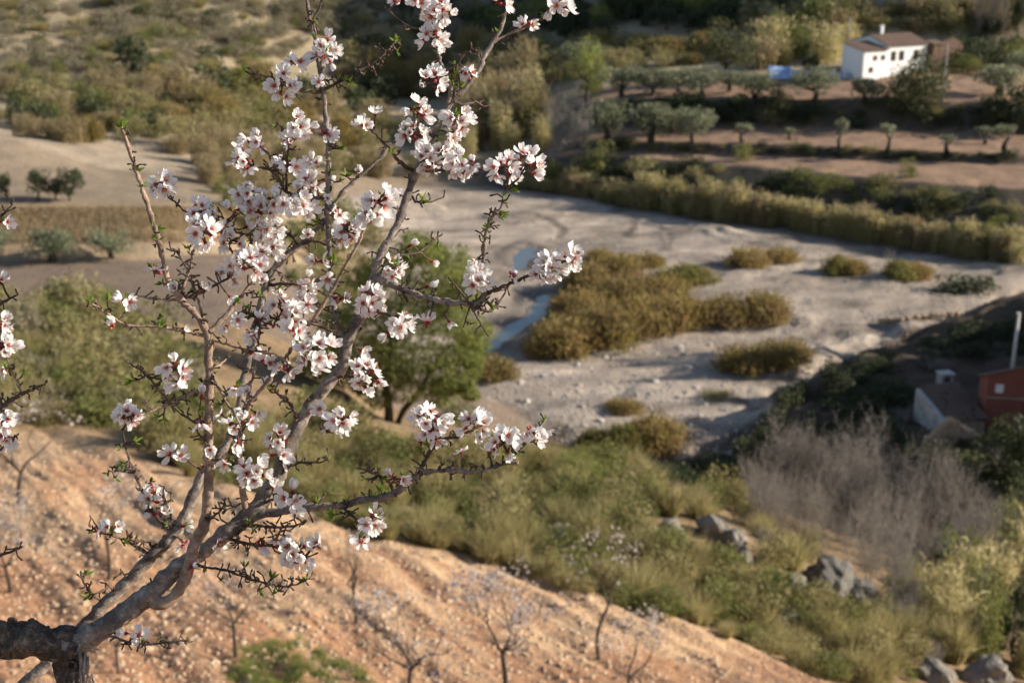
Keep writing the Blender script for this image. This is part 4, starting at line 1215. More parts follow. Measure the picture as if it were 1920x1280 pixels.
scatter([(640, 95), (1000, 100), (1000, 175), (760, 190), (640, 150)], 46, [('scrub', 4), ('dry_reed', 3), ('tamarisk', 2), ('dark', 1)], 38, 56,
        {'scrub': ('grey green bush behind the top of the blossoming tree', 'bush', 'scrub_bush'), 'dry_reed': ('golden canes behind the top of the blossoming tree', 'reeds', 'dry_reed_clump'),
         'tamarisk': ('russet bush behind the top of the blossoming tree', 'russet bush', 'russet_bush'), 'dark': ('dark bush behind the top of the blossoming tree', 'dark bush', 'dark_bush')}, 'c', 'n', 'behind the top of the blossoming tree', 43, 24)
scatter([(380, 300), (470, 290), (640, 330), (620, 400), (440, 400), (380, 360)], 26, [('scrub', 2), ('dry_reed', 2), ('green', 1)], 50, 44,
        {'scrub': ('olive bush on the left river bank behind the blossom', 'bush', 'scrub_bush'), 'dry_reed': ('dry canes on the left river bank behind the blossom', 'reeds', 'dry_reed_clump'),
         'green': ('green bush on the left river bank behind the blossom', 'green bush', 'green_bush')}, 'c', 'n', 'left river bank behind the blossom', 44, 22)
scatter([(965, 325), (1200, 312), (1330, 318), (1600, 345), (1900, 372), (1920, 430), (1880, 440), (1600, 385), (1300, 355), (1150, 345), (960, 345)], 46, [('green', 3), ('dark', 4), ('scrub', 2)], 23, 48,
        {'green': ('green shrub on the bank between canes and lowest terrace', 'green bush', 'green_bush'), 'dark': ('dark shrub on the bank between canes and lowest terrace', 'dark bush', 'dark_bush'),
         'scrub': ('grey shrub on the bank between canes and lowest terrace', 'bush', 'scrub_bush')}, 'c', 'n', 'bank between canes and lowest terrace', 45, 22)
scatter([(1130, 190), (1900, 200), (1900, 246), (1130, 230)], 40, [('dark', 4), ('scrub', 2)], 20, 44,
        {'dark': ('low dark shrub on the shaded bank under the highest terrace', 'dark bush', 'dark_bush'), 'scrub': ('low grey shrub on the shaded bank under the highest terrace', 'bush', 'scrub_bush')}, 'c', 'n', 'bank under the highest terrace', 46, 22)
scatter([(1150, 268), (1900, 294), (1900, 304), (1150, 278)], 34, [('dark', 3), ('scrub', 2)], 11, 30,
        {'dark': ('tiny dark shrub on the bank under the middle terrace', 'dark bush', 'dark_bush'), 'scrub': ('tiny grey shrub on the bank under the middle terrace', 'bush', 'scrub_bush')}, 'c', 'n', 'bank under the middle terrace', 47, 16)
scatter([(200, 238), (480, 225), (700, 215), (860, 300), (860, 345), (640, 330), (480, 290), (330, 290)], 44, [('scrub', 4), ('tamarisk', 1), ('dry_reed', 2), ('green', 1)], 40, 56,
        {'scrub': ('olive grey bush in the dry channel behind the blossom', 'bush', 'scrub_bush'), 'tamarisk': ('russet bush in the dry channel behind the blossom', 'russet bush', 'russet_bush'),
         'dry_reed': ('dry canes in the dry channel behind the blossom', 'reeds', 'dry_reed_clump'), 'green': ('green bush in the dry channel behind the blossom', 'green bush', 'green_bush')}, 'c', 'n', 'dry channel behind the blossom', 62, 26)
scatter([(440, 400), (640, 400), (720, 470), (640, 640), (560, 560)], 26, [('scrub', 3), ('green', 2), ('esparto', 2)], 44, 60,
        {'scrub': ('olive bush on the bank left of the tall pine', 'bush', 'scrub_bush'), 'green': ('green bush on the bank left of the tall pine', 'green bush', 'green_bush'),
         'esparto': ('straw tussock on the bank left of the tall pine', 'tussock', 'grass_tussock')}, 'c', 'n', 'bank left of the tall pine', 63, 28)
scatter([(880, 75), (1100, 80), (1110, 180), (900, 180)], 20, [('scrub', 3), ('green', 1)], 36, 60,
        {'scrub': ('grey green bush left of the tall green pine', 'bush', 'scrub_bush'), 'green': ('green bush left of the tall green pine', 'green bush', 'green_bush')}, 'c', 'n', 'bushes left of the tall green pine', 64, 28)
for i, (x, y, h, w) in enumerate(((1972, 588, 235, 66), (1968, 626, 170, 60), (2030, 548, 250, 90))):       # unseen trees added outside the frame to lay shade across the gravel
    at_pixel('dark_tree', x, y, h, w, 'unseen dark tree added to shade the gravel, ' + ('nearest the gravel', 'nearest the cream pole', 'farthest back')[i], 'tree', 'evergreen_tree')
# hillsides
scatter([(0, 0), (720, 0), (700, 80), (600, 90), (470, 150), (0, 180)], 250, [('dry', 6), ('green', 1), ('dark', .6), ('esparto', 2)], 22, 42,
        {'dry': ('tan grey dry shrub dotted over the left hillside', 'dry shrub', 'dry_shrub'), 'green': ('green bush dotted over the left hillside', 'green bush', 'green_bush'),
         'dark': ('dark bush dotted over the left hillside', 'dark bush', 'dark_bush'), 'esparto': ('straw tussock dotted over the left hillside', 'tussock', 'grass_tussock')}, 'c', 'n', 'scrub of the left hillside', 48, 13, [(230, 'left third'), (460, 'middle third'), (0, 'right third')])
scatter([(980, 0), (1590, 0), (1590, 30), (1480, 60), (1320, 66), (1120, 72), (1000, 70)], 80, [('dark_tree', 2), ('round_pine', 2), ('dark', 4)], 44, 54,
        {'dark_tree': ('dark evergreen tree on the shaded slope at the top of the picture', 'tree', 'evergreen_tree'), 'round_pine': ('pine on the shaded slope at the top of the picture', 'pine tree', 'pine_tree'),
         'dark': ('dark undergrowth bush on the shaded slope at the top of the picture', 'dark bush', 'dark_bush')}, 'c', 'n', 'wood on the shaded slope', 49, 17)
scatter([(1400, 60), (1600, 40), (1600, 110), (1420, 130)], 34, [('reed', 3), ('dry_reed', 2), ('green', 2)], 52, 50,
        {'reed': ('green canes between the pine and the white house', 'green reeds', 'reed_clump'), 'dry_reed': ('golden canes between the pine and the white house', 'reeds', 'dry_reed_clump'),
         'green': ('green bush between the pine and the white house', 'green bush', 'green_bush')}, 'c', 'n', 'canes between pine and white house', 50, 18)
scatter([(1110, 88), (1320, 92), (1330, 120), (1120, 130)], 18, [('tamarisk', 2), ('scrub', 1)], 24, 54,
        {'tamarisk': ('russet hedge bush behind the upper olive rows', 'russet bush', 'russet_bush'), 'scrub': ('grey hedge bush behind the upper olive rows', 'bush', 'scrub_bush')}, 'c', 'n', 'hedge behind the upper olives', 51, 20)
scatter([(1600, 20), (1900, 20), (1910, 60), (1780, 68), (1620, 52)], 46, [('scrub', 3), ('dark', 2), ('dry_reed', 1)], 26, 46,
        {'scrub': ('grey scrub bush on the ochre slope behind the house', 'bush', 'scrub_bush'), 'dark': ('dark bush on the ochre slope behind the house', 'dark bush', 'dark_bush'),
         'dry_reed': ('golden canes on the ochre slope behind the house', 'reeds', 'dry_reed_clump')}, 'c', 'n', 'slope behind the house', 52, 17)
scatter([(1780, 100), (1915, 90), (1915, 130), (1800, 140)], 14, [('dark', 2), ('green', 1)], 36, 56,
        {'dark': ('dark bush between the barn and the right edge', 'dark bush', 'dark_bush'), 'green': ('green bush between the barn and the right edge', 'green bush', 'green_bush')}, 'c', 'n', 'bushes right of the barn', 53, 20)
scatter([(690, -10), (1010, -10), (1010, 72), (900, 80), (740, 70)], 60, [('dark_tree', 1), ('dark', 3), ('dry', 3), ('green', 2)], 34, 52,
        {'dark_tree': ('dark tree above the top of the blossoming tree', 'tree', 'evergreen_tree'), 'dark': ('dark bush above the top of the blossoming tree', 'dark bush', 'dark_bush'),
         'dry': ('tan grey dry shrub above the top of the blossoming tree', 'dry shrub', 'dry_shrub'), 'green': ('green bush above the top of the blossoming tree', 'green bush', 'green_bush')}, 'c', 'n', 'slope above the blossoming tree', 68, 16)
for i, (x, y, h, w) in enumerate(((1402, 872, 56, 70), (1424, 842, 50, 60), (1448, 806, 44, 60), (1474, 776, 52, 64), (1500, 748, 40, 56), (1556, 708, 34, 44), (1600, 694, 22, 50), (1660, 676, 20, 50))):
    at_pixel('dark', x, y, h, w, ORD[i] + ' dark shrub from the gravel end along the edge of the shaded bank', 'dark bush', 'dark_bush', 'dark shrubs along the edge of the shaded bank')
for i, x in enumerate((1832, 1856, 1878)):
    at_pixel('poplar', x, 78, 120, 34, ['leftmost', 'middle', 'rightmost'][i] + ' of three pale bare poplars at the top right', 'poplar', 'poplar_tree', 'bare poplars at the top right', v=i)
at_pixel('dark_tree', 1905, 90, 130, 40, 'dark narrow tree right of the three bare poplars', 'tree', 'evergreen_tree')

# left shoulder of scrub below the ploughed field
lab_s = lambda pl: {'scrub': ('olive scrub bush ' + pl, 'bush', 'scrub_bush'), 'green': ('green scrub bush ' + pl, 'green bush', 'green_bush'),
                    'esparto': ('straw and olive grass tussock ' + pl, 'tussock', 'grass_tussock'), 'dry': ('tan grey dry shrub ' + pl, 'dry shrub', 'dry_shrub'), 'grey': ('leafless grey shrub ' + pl, 'grey shrub', 'grey_shrub'),
                    'dark': ('dark shrub ' + pl, 'dark bush', 'dark_bush')}
scatter([(-60, 575), (140, 580), (300, 640), (380, 730), (440, 800), (420, 850), (300, 838), (0, 780), (-60, 770)], 120, [('scrub', 5), ('green', 2), ('dry', 2), ('esparto', 2)], 60, 86, lab_s('on the shoulder below the ploughed field'), 'c', 'n', 'scrub on the left shoulder', 54, 24, [(130, 'left part'), (260, 'middle part'), (0, 'right part')])
at_pixel('grass', 190, 570, 40, 70, 'fresh green weed on the crest of the left shoulder', 'weed', 'green_weed')
# middle scrub band
scatter([(440, 800), (620, 815), (900, 850), (1050, 872), (1180, 900), (1330, 985), (1500, 1085), (1680, 1190), (1800, 1260), (1700, 1320), (1596, 1276), (1300, 1162), (1000, 1072), (740, 995), (700, 982), (500, 916)],
        190, [('scrub', 3), ('green', 2), ('esparto', 6)], 62, 80, lab_s('along the lower edge of the red earth'), 'c', 'n', 'scrub along the red earth', 55, 26, [(800, 'left third'), (1250, 'middle third'), (0, 'right third')])
rimx = [300, 500, 700, 1000, 1300, 1600]; rimy = [862, 918, 990, 1072, 1162, 1284]
rr2 = np.random.RandomState(77)
RIMN = ['behind the big limbs', 'left of the kinked young almond', 'above the kinked young almond', 'towards the bottom right corner']
for i in range(92):
    x = 300 + 1290 * (i + rr2.rand()) / 92
    k = ('esparto', 'esparto', 'scrub', 'green')[rr2.randint(4)]
    at_pixel(k, x, np.interp(x, rimx, rimy) + rr2.normal() * 7, 26 + 34 * rr2.rand(), 44 + 40 * rr2.rand(), 'low bush on the rim between red earth and scrub, ' + RIMN[int(i / 23)], 'rim bush', 'rim_bush', 'low growth on the rim, ' + RIMN[int(i / 23)])
for k, x, y, h, w, lab, cat, nm in [
    ('round_pine', 1092, 925, 88, 110, 'bright green young pine rising from the scrub band', 'pine tree', 'pine_tree'),
    ('green', 1315, 955, 66, 90, 'light green shrub left of the grey thicket', 'bush', 'green_bush'),
    ('tamarisk', 1375, 915, 38, 60, 'russet shrub at the top left of the grey thicket', 'bush', 'russet_bush')]:
    at_pixel(k, x, y, h, w, lab, cat, nm)
# grey thicket, canes and dark trees on the right bank
scatter([(1395, 930), (1600, 900), (1800, 980), (1840, 1040), (1800, 1150), (1650, 1150), (1500, 1060), (1420, 1000)], 60, [('grey', 1)], 118, 84, lab_s('in the grey thicket at the right'), 'c', 'n', 'grey thicket', 56, 28, [(1540, 'left part'), (1690, 'middle part'), (0, 'right part')])
scatter([(1740, 1090), (1930, 1050), (1940, 1300), (1840, 1260), (1720, 1180)], 44, [('reed', 3), ('grey', 2), ('green', 2), ('dark', 1)], 110, 62,
        {'reed': ('green cane clump in the bottom right corner', 'reeds', 'reed_clump'), 'grey': ('leafless grey shrub in the bottom right corner', 'grey shrub', 'grey_shrub'),
         'green': ('green shrub in the bottom right corner', 'green bush', 'green_bush'), 'dark': ('dark shrub in the bottom right corner', 'dark bush', 'dark_bush')}, 'c', 'n', 'canes and shrubs in the bottom right corner', 57, 26)
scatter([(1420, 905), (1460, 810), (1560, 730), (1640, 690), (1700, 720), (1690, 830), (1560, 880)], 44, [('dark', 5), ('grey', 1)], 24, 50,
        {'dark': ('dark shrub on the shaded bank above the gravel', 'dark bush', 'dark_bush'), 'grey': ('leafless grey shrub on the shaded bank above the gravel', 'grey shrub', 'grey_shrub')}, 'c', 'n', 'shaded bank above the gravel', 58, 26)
scatter([(1720, 640), (1900, 600), (1915, 670), (1740, 700)], 18, [('grey', 1), ('dark', 2)], 22, 50,
        {'dark': ('dark shrub beside the cream pole', 'dark bush', 'dark_bush'), 'grey': ('leafless grey shrub beside the cream pole', 'grey shrub', 'grey_shrub')}, 'c', 'n', 'shrubs beside the cream pole', 59, 22)
for x, y, h, w, lab in [(1885, 940, 170, 150, 'dark evergreen tree below the red house'), (1935, 860, 130, 110, 'dark evergreen tree against the right edge below the red house'),
                        (1930, 760, 90, 80, 'dark tree hiding the right end of the red house')]:
    at_pixel('dark_tree', x, y, h, w, lab, 'tree', 'evergreen_tree')
scatter([(1780, 850), (1900, 870), (1920, 960), (1800, 920)], 14, [('green', 2), ('dark', 2)], 44, 62,
        {'green': ('olive green shrub below the gable ruin', 'green bush', 'green_bush'), 'dark': ('dark shrub below the gable ruin', 'dark bush', 'dark_bush')}, 'c', 'n', 'shrubs below the gable ruin', 60, 26)
scatter([(1180, 885), (1380, 880), (1400, 905), (1200, 912)], 16, [('dark', 1)], 30, 60, lab_s('in the shaded hollow beside the gravel'), 'c', 'n', 'shrubs in the shaded hollow', 61, 20)

scatter([(1330, 940), (1400, 950), (1480, 1030), (1600, 1090), (1640, 1130), (1560, 1120), (1450, 1060)], 34, [('scrub', 2), ('grey', 2), ('esparto', 2)], 58, 70, lab_s('between the scrub band and the grey thicket'), 'c', 'n', 'edge of the grey thicket', 67, 24)
scatter([(1520, 1130), (1700, 1110), (1800, 1180), (1860, 1280), (1780, 1290), (1660, 1200)], 30, [('green', 2), ('grey', 2), ('esparto', 2)], 70, 80, lab_s('in the dip under the grey thicket'), 'c', 'n', 'dip under the grey thicket', 65, 30)
scatter([(1700, 860), (1840, 860), (1930, 1010), (1860, 1060), (1800, 960)], 26, [('dark', 3), ('grey', 1)], 50, 80, lab_s('in the shaded yard at the right'), 'c', 'n', 'shaded yard', 66, 34)

# the tall pine in the middle, with its own lobed crown and forked trunk
pb = cast(738, 792)
ps = mpp(pb)
def big_pine():
    rng = np.random.RandomState(77)
    t = tag(empty('pine_tree', pb), 'tall green pine with a forked trunk behind the blossoming tree', 'pine tree')
    def P(px, py, dy=0.0):
        q = pix_at(px, py, pb[1] + dy); return q - pb
    m = MB(); m.tube(spline([np.append(P(730, 798), .30), np.append(P(728, 755), .27), np.append(P(724, 715, .3), .23), np.append(P(735, 640, .5), .17), np.append(P(760, 540, .5), .1), np.append(P(775, 480, .5), .04)], .5)[:, :3],
                             np.interp(np.linspace(0, 1, len(spline([P(730, 798), P(728, 755), P(724, 715, .3), P(735, 640, .5), P(760, 540, .5), P(775, 480, .5)], .5))), (0, 1), (.32, .05)), 9, rough=.2, fr=2)
    part('trunk', m, M['far_bark'], t, True)
    for pts in ([(745, 796, .22), (758, 768, .2), (785, 735, .17), (810, 690, .12), (850, 640, .05)], [(726, 725, .14), (690, 700, .1), (640, 690, .04)],
                [(733, 650, .13), (780, 610, .09), (860, 580, .04)], [(735, 640, .12), (690, 590, .08), (650, 560, .04)]):
        m = MB(); Q = spline([np.append(P(a, b, .2), r) for a, b, r in pts], .5); m.tube(Q[:, :3], Q[:, 3], 7, rough=.2, fr=2); part('limb', m, M['far_bark'], t, True)
    C = []
    for a, b, r in [(770, 470, 34), (810, 480, 36), (860, 500, 40), (740, 500, 40), (700, 520, 42), (800, 530, 46), (850, 560, 44), (880, 540, 30), (760, 570, 48), (690, 580, 48), (650, 600, 44),
                    (820, 610, 50), (870, 630, 42), (740, 640, 50), (670, 650, 52), (620, 640, 40), (800, 670, 50), (860, 690, 46), (890, 670, 28), (720, 690, 42), (650, 700, 42), (600, 690, 34), (770, 715, 36), (840, 730, 34), (880, 730, 22), (690, 730, 26)]:
        for dy in (-1.3, 0.2, 1.6):
            C.append((P(a + rng.normal() * 12, b + rng.normal() * 8, dy * (1 + .3 * rng.rand())), r * ps * (.85 + .3 * rng.rand())))
    V = []
    for c, r in C:
        n = 340
        dv = unit(rng.normal(size=(n, 3)))
        V.append(c + dv * (r * (.4 + .65 * rng.rand(n, 1) ** .6)) * np.array((1, .9, .62)))
    V = np.concatenate(V)
    pm = PM(); pm.quads(leaf_quads(V, .22, rng, 5.0, .8))
    link('crown', pm.mesh('crown', [M['pine']]), None, t)
big_pine()
at_pixel('green', 575, 800, 70, 110, 'olive shrub left of the foot of the tall pine', 'bush', 'green_bush')
at_pixel('scrub', 640, 815, 60, 100, 'grey olive shrub at the foot of the tall pine', 'bush', 'scrub_bush')
at_pixel('green', 860, 800, 60, 80, 'green shrub right of the foot of the tall pine', 'bush', 'green_bush')

# strip of dry grass behind the field: nobody could count the blades
rng = np.random.RandomState(8)
gx, gy = rng.rand(5200) * 520 - 40, rng.rand(5200) ** 1.3
gy = 392 + gy * 62
W = cast_many(gx, gy, 110)
W = W[(W[:, 1] > 120) & (W[:, 1] < 150)]
pm = PM()
for k in range(3):
    n = len(W)
    pm.blades(blade_verts(W + rng.normal(size=(n, 3)) * np.array((.3, .3, 0)) - np.array((0, 0, .05)), rng.normal(size=(n, 3)) * .3 + np.array((0, 0, 1)), .4 + .5 * rng.rand(n), .03 * np.ones(n), rng, .3))
tag(link('dry_grass', pm.mesh('dry_grass', [M['straw']])), 'tall dry straw grass along the back of the brown field', None, None, 'stuff')
# green grass on the near red slope
for poly, n, lab in (([(440, 1215), (560, 1195), (690, 1262), (700, 1290), (420, 1290)], 1100, 'patch of fresh green grass at the bottom of the red slope'),):
    q = np.array(poly); P_ = q.min(0) + rng.rand(n * 2, 2) * (q.max(0) - q.min(0)); P_ = P_[inside(P_[:, 0], P_[:, 1], poly)]
    P_ = P_[vnoise(P_[:, 0] / 24, P_[:, 1] / 12) > rng.rand(len(P_)) * .5 - .2]
    W = cast_many(P_[:, 0], P_[:, 1], 12)
    W = np.repeat(W, 7, 0) + rng.normal(size=(len(W) * 7, 3)) * np.array((.06, .06, 0)) - np.array((0, 0, .02))
    n = len(W)
    pm = PM(); pm.blades(blade_verts(W, rng.normal(size=(n, 3)) * .5 + np.array((0, 0, 1)), .08 + .16 * rng.rand(n), .007 * np.ones(n), rng, .5))
    tag(link('green_grass', pm.mesh('green_grass', [M['grass']])), lab, None, None, 'stuff')

# ------------------------------------------------------------------ thin evening haze over the valley
hz = bpy.data.materials.new('haze'); hz.use_nodes = True
hn = hz.node_tree
for q in list(hn.nodes): hn.nodes.remove(q)
ho = hn.nodes.new('ShaderNodeOutputMaterial'); hv = hn.nodes.new('ShaderNodeVolumePrincipled')
hv.inputs['Color'].default_value = (0.82, 0.88, 1.0, 1); hv.inputs['Density'].default_value = HAZE
hn.links.new(hv.outputs[0], ho.inputs['Volume'])
if HAZE > 0:
    zt_ = float(GZ.max()) + 8; zb_ = float(GZ.min()) - 1.0
    m = MB(); m.box((0, 700, (zt_ + zb_) / 2), (11000, 1900, zt_ - zb_))
    tag(link('haze', m.mesh('haze'), hz), 'thin pale haze filling the valley air', None, None, 'stuff')

# ------------------------------------------------------------------ stones
COB = [s_.copy() for s_ in STONES]
for s_ in COB:
    s_.materials.clear(); s_.materials.append(M['cobble'])
def stones(parent, poly, n, s0, s1, meshes, seed, power=2.0, dmin=12):
    rng = np.random.RandomState(seed)
    q = np.array(poly, float); P_ = q.min(0) + rng.rand(n * 4, 2) * (q.max(0) - q.min(0)); P_ = P_[inside(P_[:, 0], P_[:, 1], poly)][:n]
    W = cast_many(P_[:, 0], P_[:, 1], dmin)
    for p in W:
        o = bpy.data.objects.new('stone', meshes[rng.randint(6)]); COL.objects.link(o); o.parent = parent
        s = s0 + (s1 - s0) * rng.rand() ** power
        o.location = (p[0], p[1], p[2] + s * .12); o.scale = (s, s * (.6 + .5 * rng.rand()), s * (.5 + .3 * rng.rand())); o.rotation_euler = (rng.normal() * .3, rng.normal() * .3, rng.rand() * 6.28)
def gravel(name, poly, n, s0, s1, mat, label, seed, parent=None, dmin=12, keep=None):
    rng = np.random.RandomState(seed)
    q = np.array(poly, float); P_ = q.min(0) + rng.rand(n * 3, 2) * (q.max(0) - q.min(0)); P_ = P_[inside(P_[:, 0], P_[:, 1], poly)]
    if keep is not None: P_ = P_[keep(P_)]
    P_ = P_[:n]
    W = cast_many(P_[:, 0], P_[:, 1], dmin)
    n = len(W)
    base = np.array([(1, 0, 0), (0, 1, 0), (-1, 0, 0), (0, -1, 0), (.1, .1, .8), (0, 0, -.5)])
    Fb = [(0, 1, 4), (1, 2, 4), (2, 3, 4), (3, 0, 4), (1, 0, 5), (2, 1, 5), (3, 2, 5), (0, 3, 5)]
    s = (s0 + (s1 - s0) * rng.rand(n, 1, 1) ** 3)
    a = rng.rand(n) * 6.28
    B = base[None] * (0.7 + 0.6 * rng.rand(n, 6, 3))
    X = B[:, :, 0] * np.cos(a)[:, None] - B[:, :, 1] * np.sin(a)[:, None]; Y = B[:, :, 0] * np.sin(a)[:, None] + B[:, :, 1] * np.cos(a)[:, None]
    V = np.stack((X, Y, B[:, :, 2]), -1) * s + W[:, None, :] + np.array((0, 0, 1)) * s * .15
    F = (np.array(Fb)[None] + (np.arange(n) * 6)[:, None, None]).reshape(-1, 3)
    me = bpy.data.meshes.new(name); me.from_pydata(V.reshape(-1, 3).tolist(), [], F.tolist()); me.update()
    return tag(link(name, me, mat, parent), label, None, None, 'stuff')
RP = [(0, 805), (300, 870), (500, 925), (700, 1000), (1000, 1082), (1300, 1172), (1590, 1285), (0, 1285)]
stones(GROUND['red_earth_slope'], RP, 260, .04, .15, STONES, 3)
gravel('gravel', RP, 8000, .012, .085, M['stone'], 'scattered gravel and clods over the red earth slope', 4)
RB = [(800, 360), (1000, 368), (1300, 425), (1600, 468), (1850, 505), (1880, 545), (1700, 640), (1540, 700), (1440, 780), (1385, 850), (1200, 875), (1120, 860), (900, 780), (910, 690), (1000, 670), (950, 500), (780, 420)]
stones(GROUND['riverbed'], [(900, 760), (960, 690), (1330, 620), (1340, 690), (1400, 760), (1380, 860), (1150, 860)], 240, .1, .42, COB, 5, 2.5, 80)
gravel('river_pebbles', RB, 9000, .04, .16, M['cobble'], 'pale pebbles strewn over the gravel bed', 6, None, 80)
BOULD = [rock_mesh('boulder', 20 + i, 3, .45, .8) for i in range(4)]
for b_ in BOULD: b_.materials.append(M['boulder'])
for i, (x, y, bw, bh, lab) in enumerate(BOULDERS):
    p = cast(x, y); k = mpp(p) * .5
    o = tag(link('boulder', BOULD[i % 4], None), lab, 'boulder')
    if i in (4, 5):
        o.material_slots[0].link = 'OBJECT'; o.material_slots[0].material = M['dark_boulder']
    o.location = (p[0], p[1], p[2] + bh * k * .45); o.scale = (bw * k * .85, bw * k * .7, bh * k); o.rotation_euler = (.2 * (i % 3), .15 * (i % 2), i * 1.3)

# ------------------------------------------------------------------ young almonds on the red slope
def young(px, py, hp, seed, lab, blossom, lean, sx=1.0, th=.3, rz=0.0, d=None, r=.022, bl=.013):
    if d is None: p = cast_many([px], [py], 14)[0]
    else:
        p = pix_at(px, py, d); p[2] = g1(p[0], p[1])
    s = hp * mpp(p)
    tm, bm_, fm = mk_bare_tree(seed, M['far_bark'], 'young_almond', int(blossom * 1.5), th, r * .85, 5, lean, bl * 1.15)
    t = tag(empty('young_almond_tree', p, rz), lab, 'almond tree', 'young almonds on the red slope')
    t.scale = (s * sx, s * sx, s)
    for nm, me in (('trunk', tm), ('branches', bm_)) + ((('blossom', fm),) if fm else ()):
        o = link(nm, me, None, t)
        if nm == 'blossom': o['kind'] = 'stuff'
young(668, 1168, 165, 1, 'bare young almond with a V fork in the middle of the red slope', 30, (-.02, .0), 1.1, .42)
young(1124, 1234, 205, 2, 'young almond with a kinked leaning trunk near the scrub edge', 110, (.09, -.03), .8, .55)
young(948, 1300, 240, 3, 'young almond with a wide hazy white crown at the bottom centre', 520, (-.02, .0), 1.1, .34)
young(40, 945, 205, 4, 'dark forked young almond at the left edge of the red slope', 200, (.02, -.01), 1.15, .3)
young(442, 1232, 180, 5, 'young almond with a straight dark trunk below the tan limb', 190, (.0, .0), 1.0, .4)
young(203, 1085, 180, 6, 'young almond with a curved trunk left of the main limbs', 200, (.02, .03), 1.0, .42)
young(222, 1262, 110, 7, 'thin young almond by the bottom edge right of the stump', 60, (.0, .0), 1.1, .5)
young(770, 1420, 230, 8, 'white blossoming crown rising from below the frame left of centre', 300, (.02, .0), 1.0, .35, 0, 21.5)
young(1175, 1420, 190, 9, 'white blossoming crown rising from below the frame right of the kinked almond', 260, (.02, .0), .9, .35, 1, 23.5)
young(20, 1110, 170, 11, 'hazy white young almond at the left edge below the dark forked one', 420, (.02, .0), 1.1, .3, 2)

# ------------------------------------------------------------------ the blossoming almond in front
D0 = 2.2
def scr(px, py, D):
    x, y, z = ray(px, py)
    return np.array((x * D, y * D, z * D))

SEG = []                                             # every branch sample: px, py, depth, radius
BR = {}
def root_tree(name, loc, label):
    return tag(empty(name, loc), label, 'almond tree')

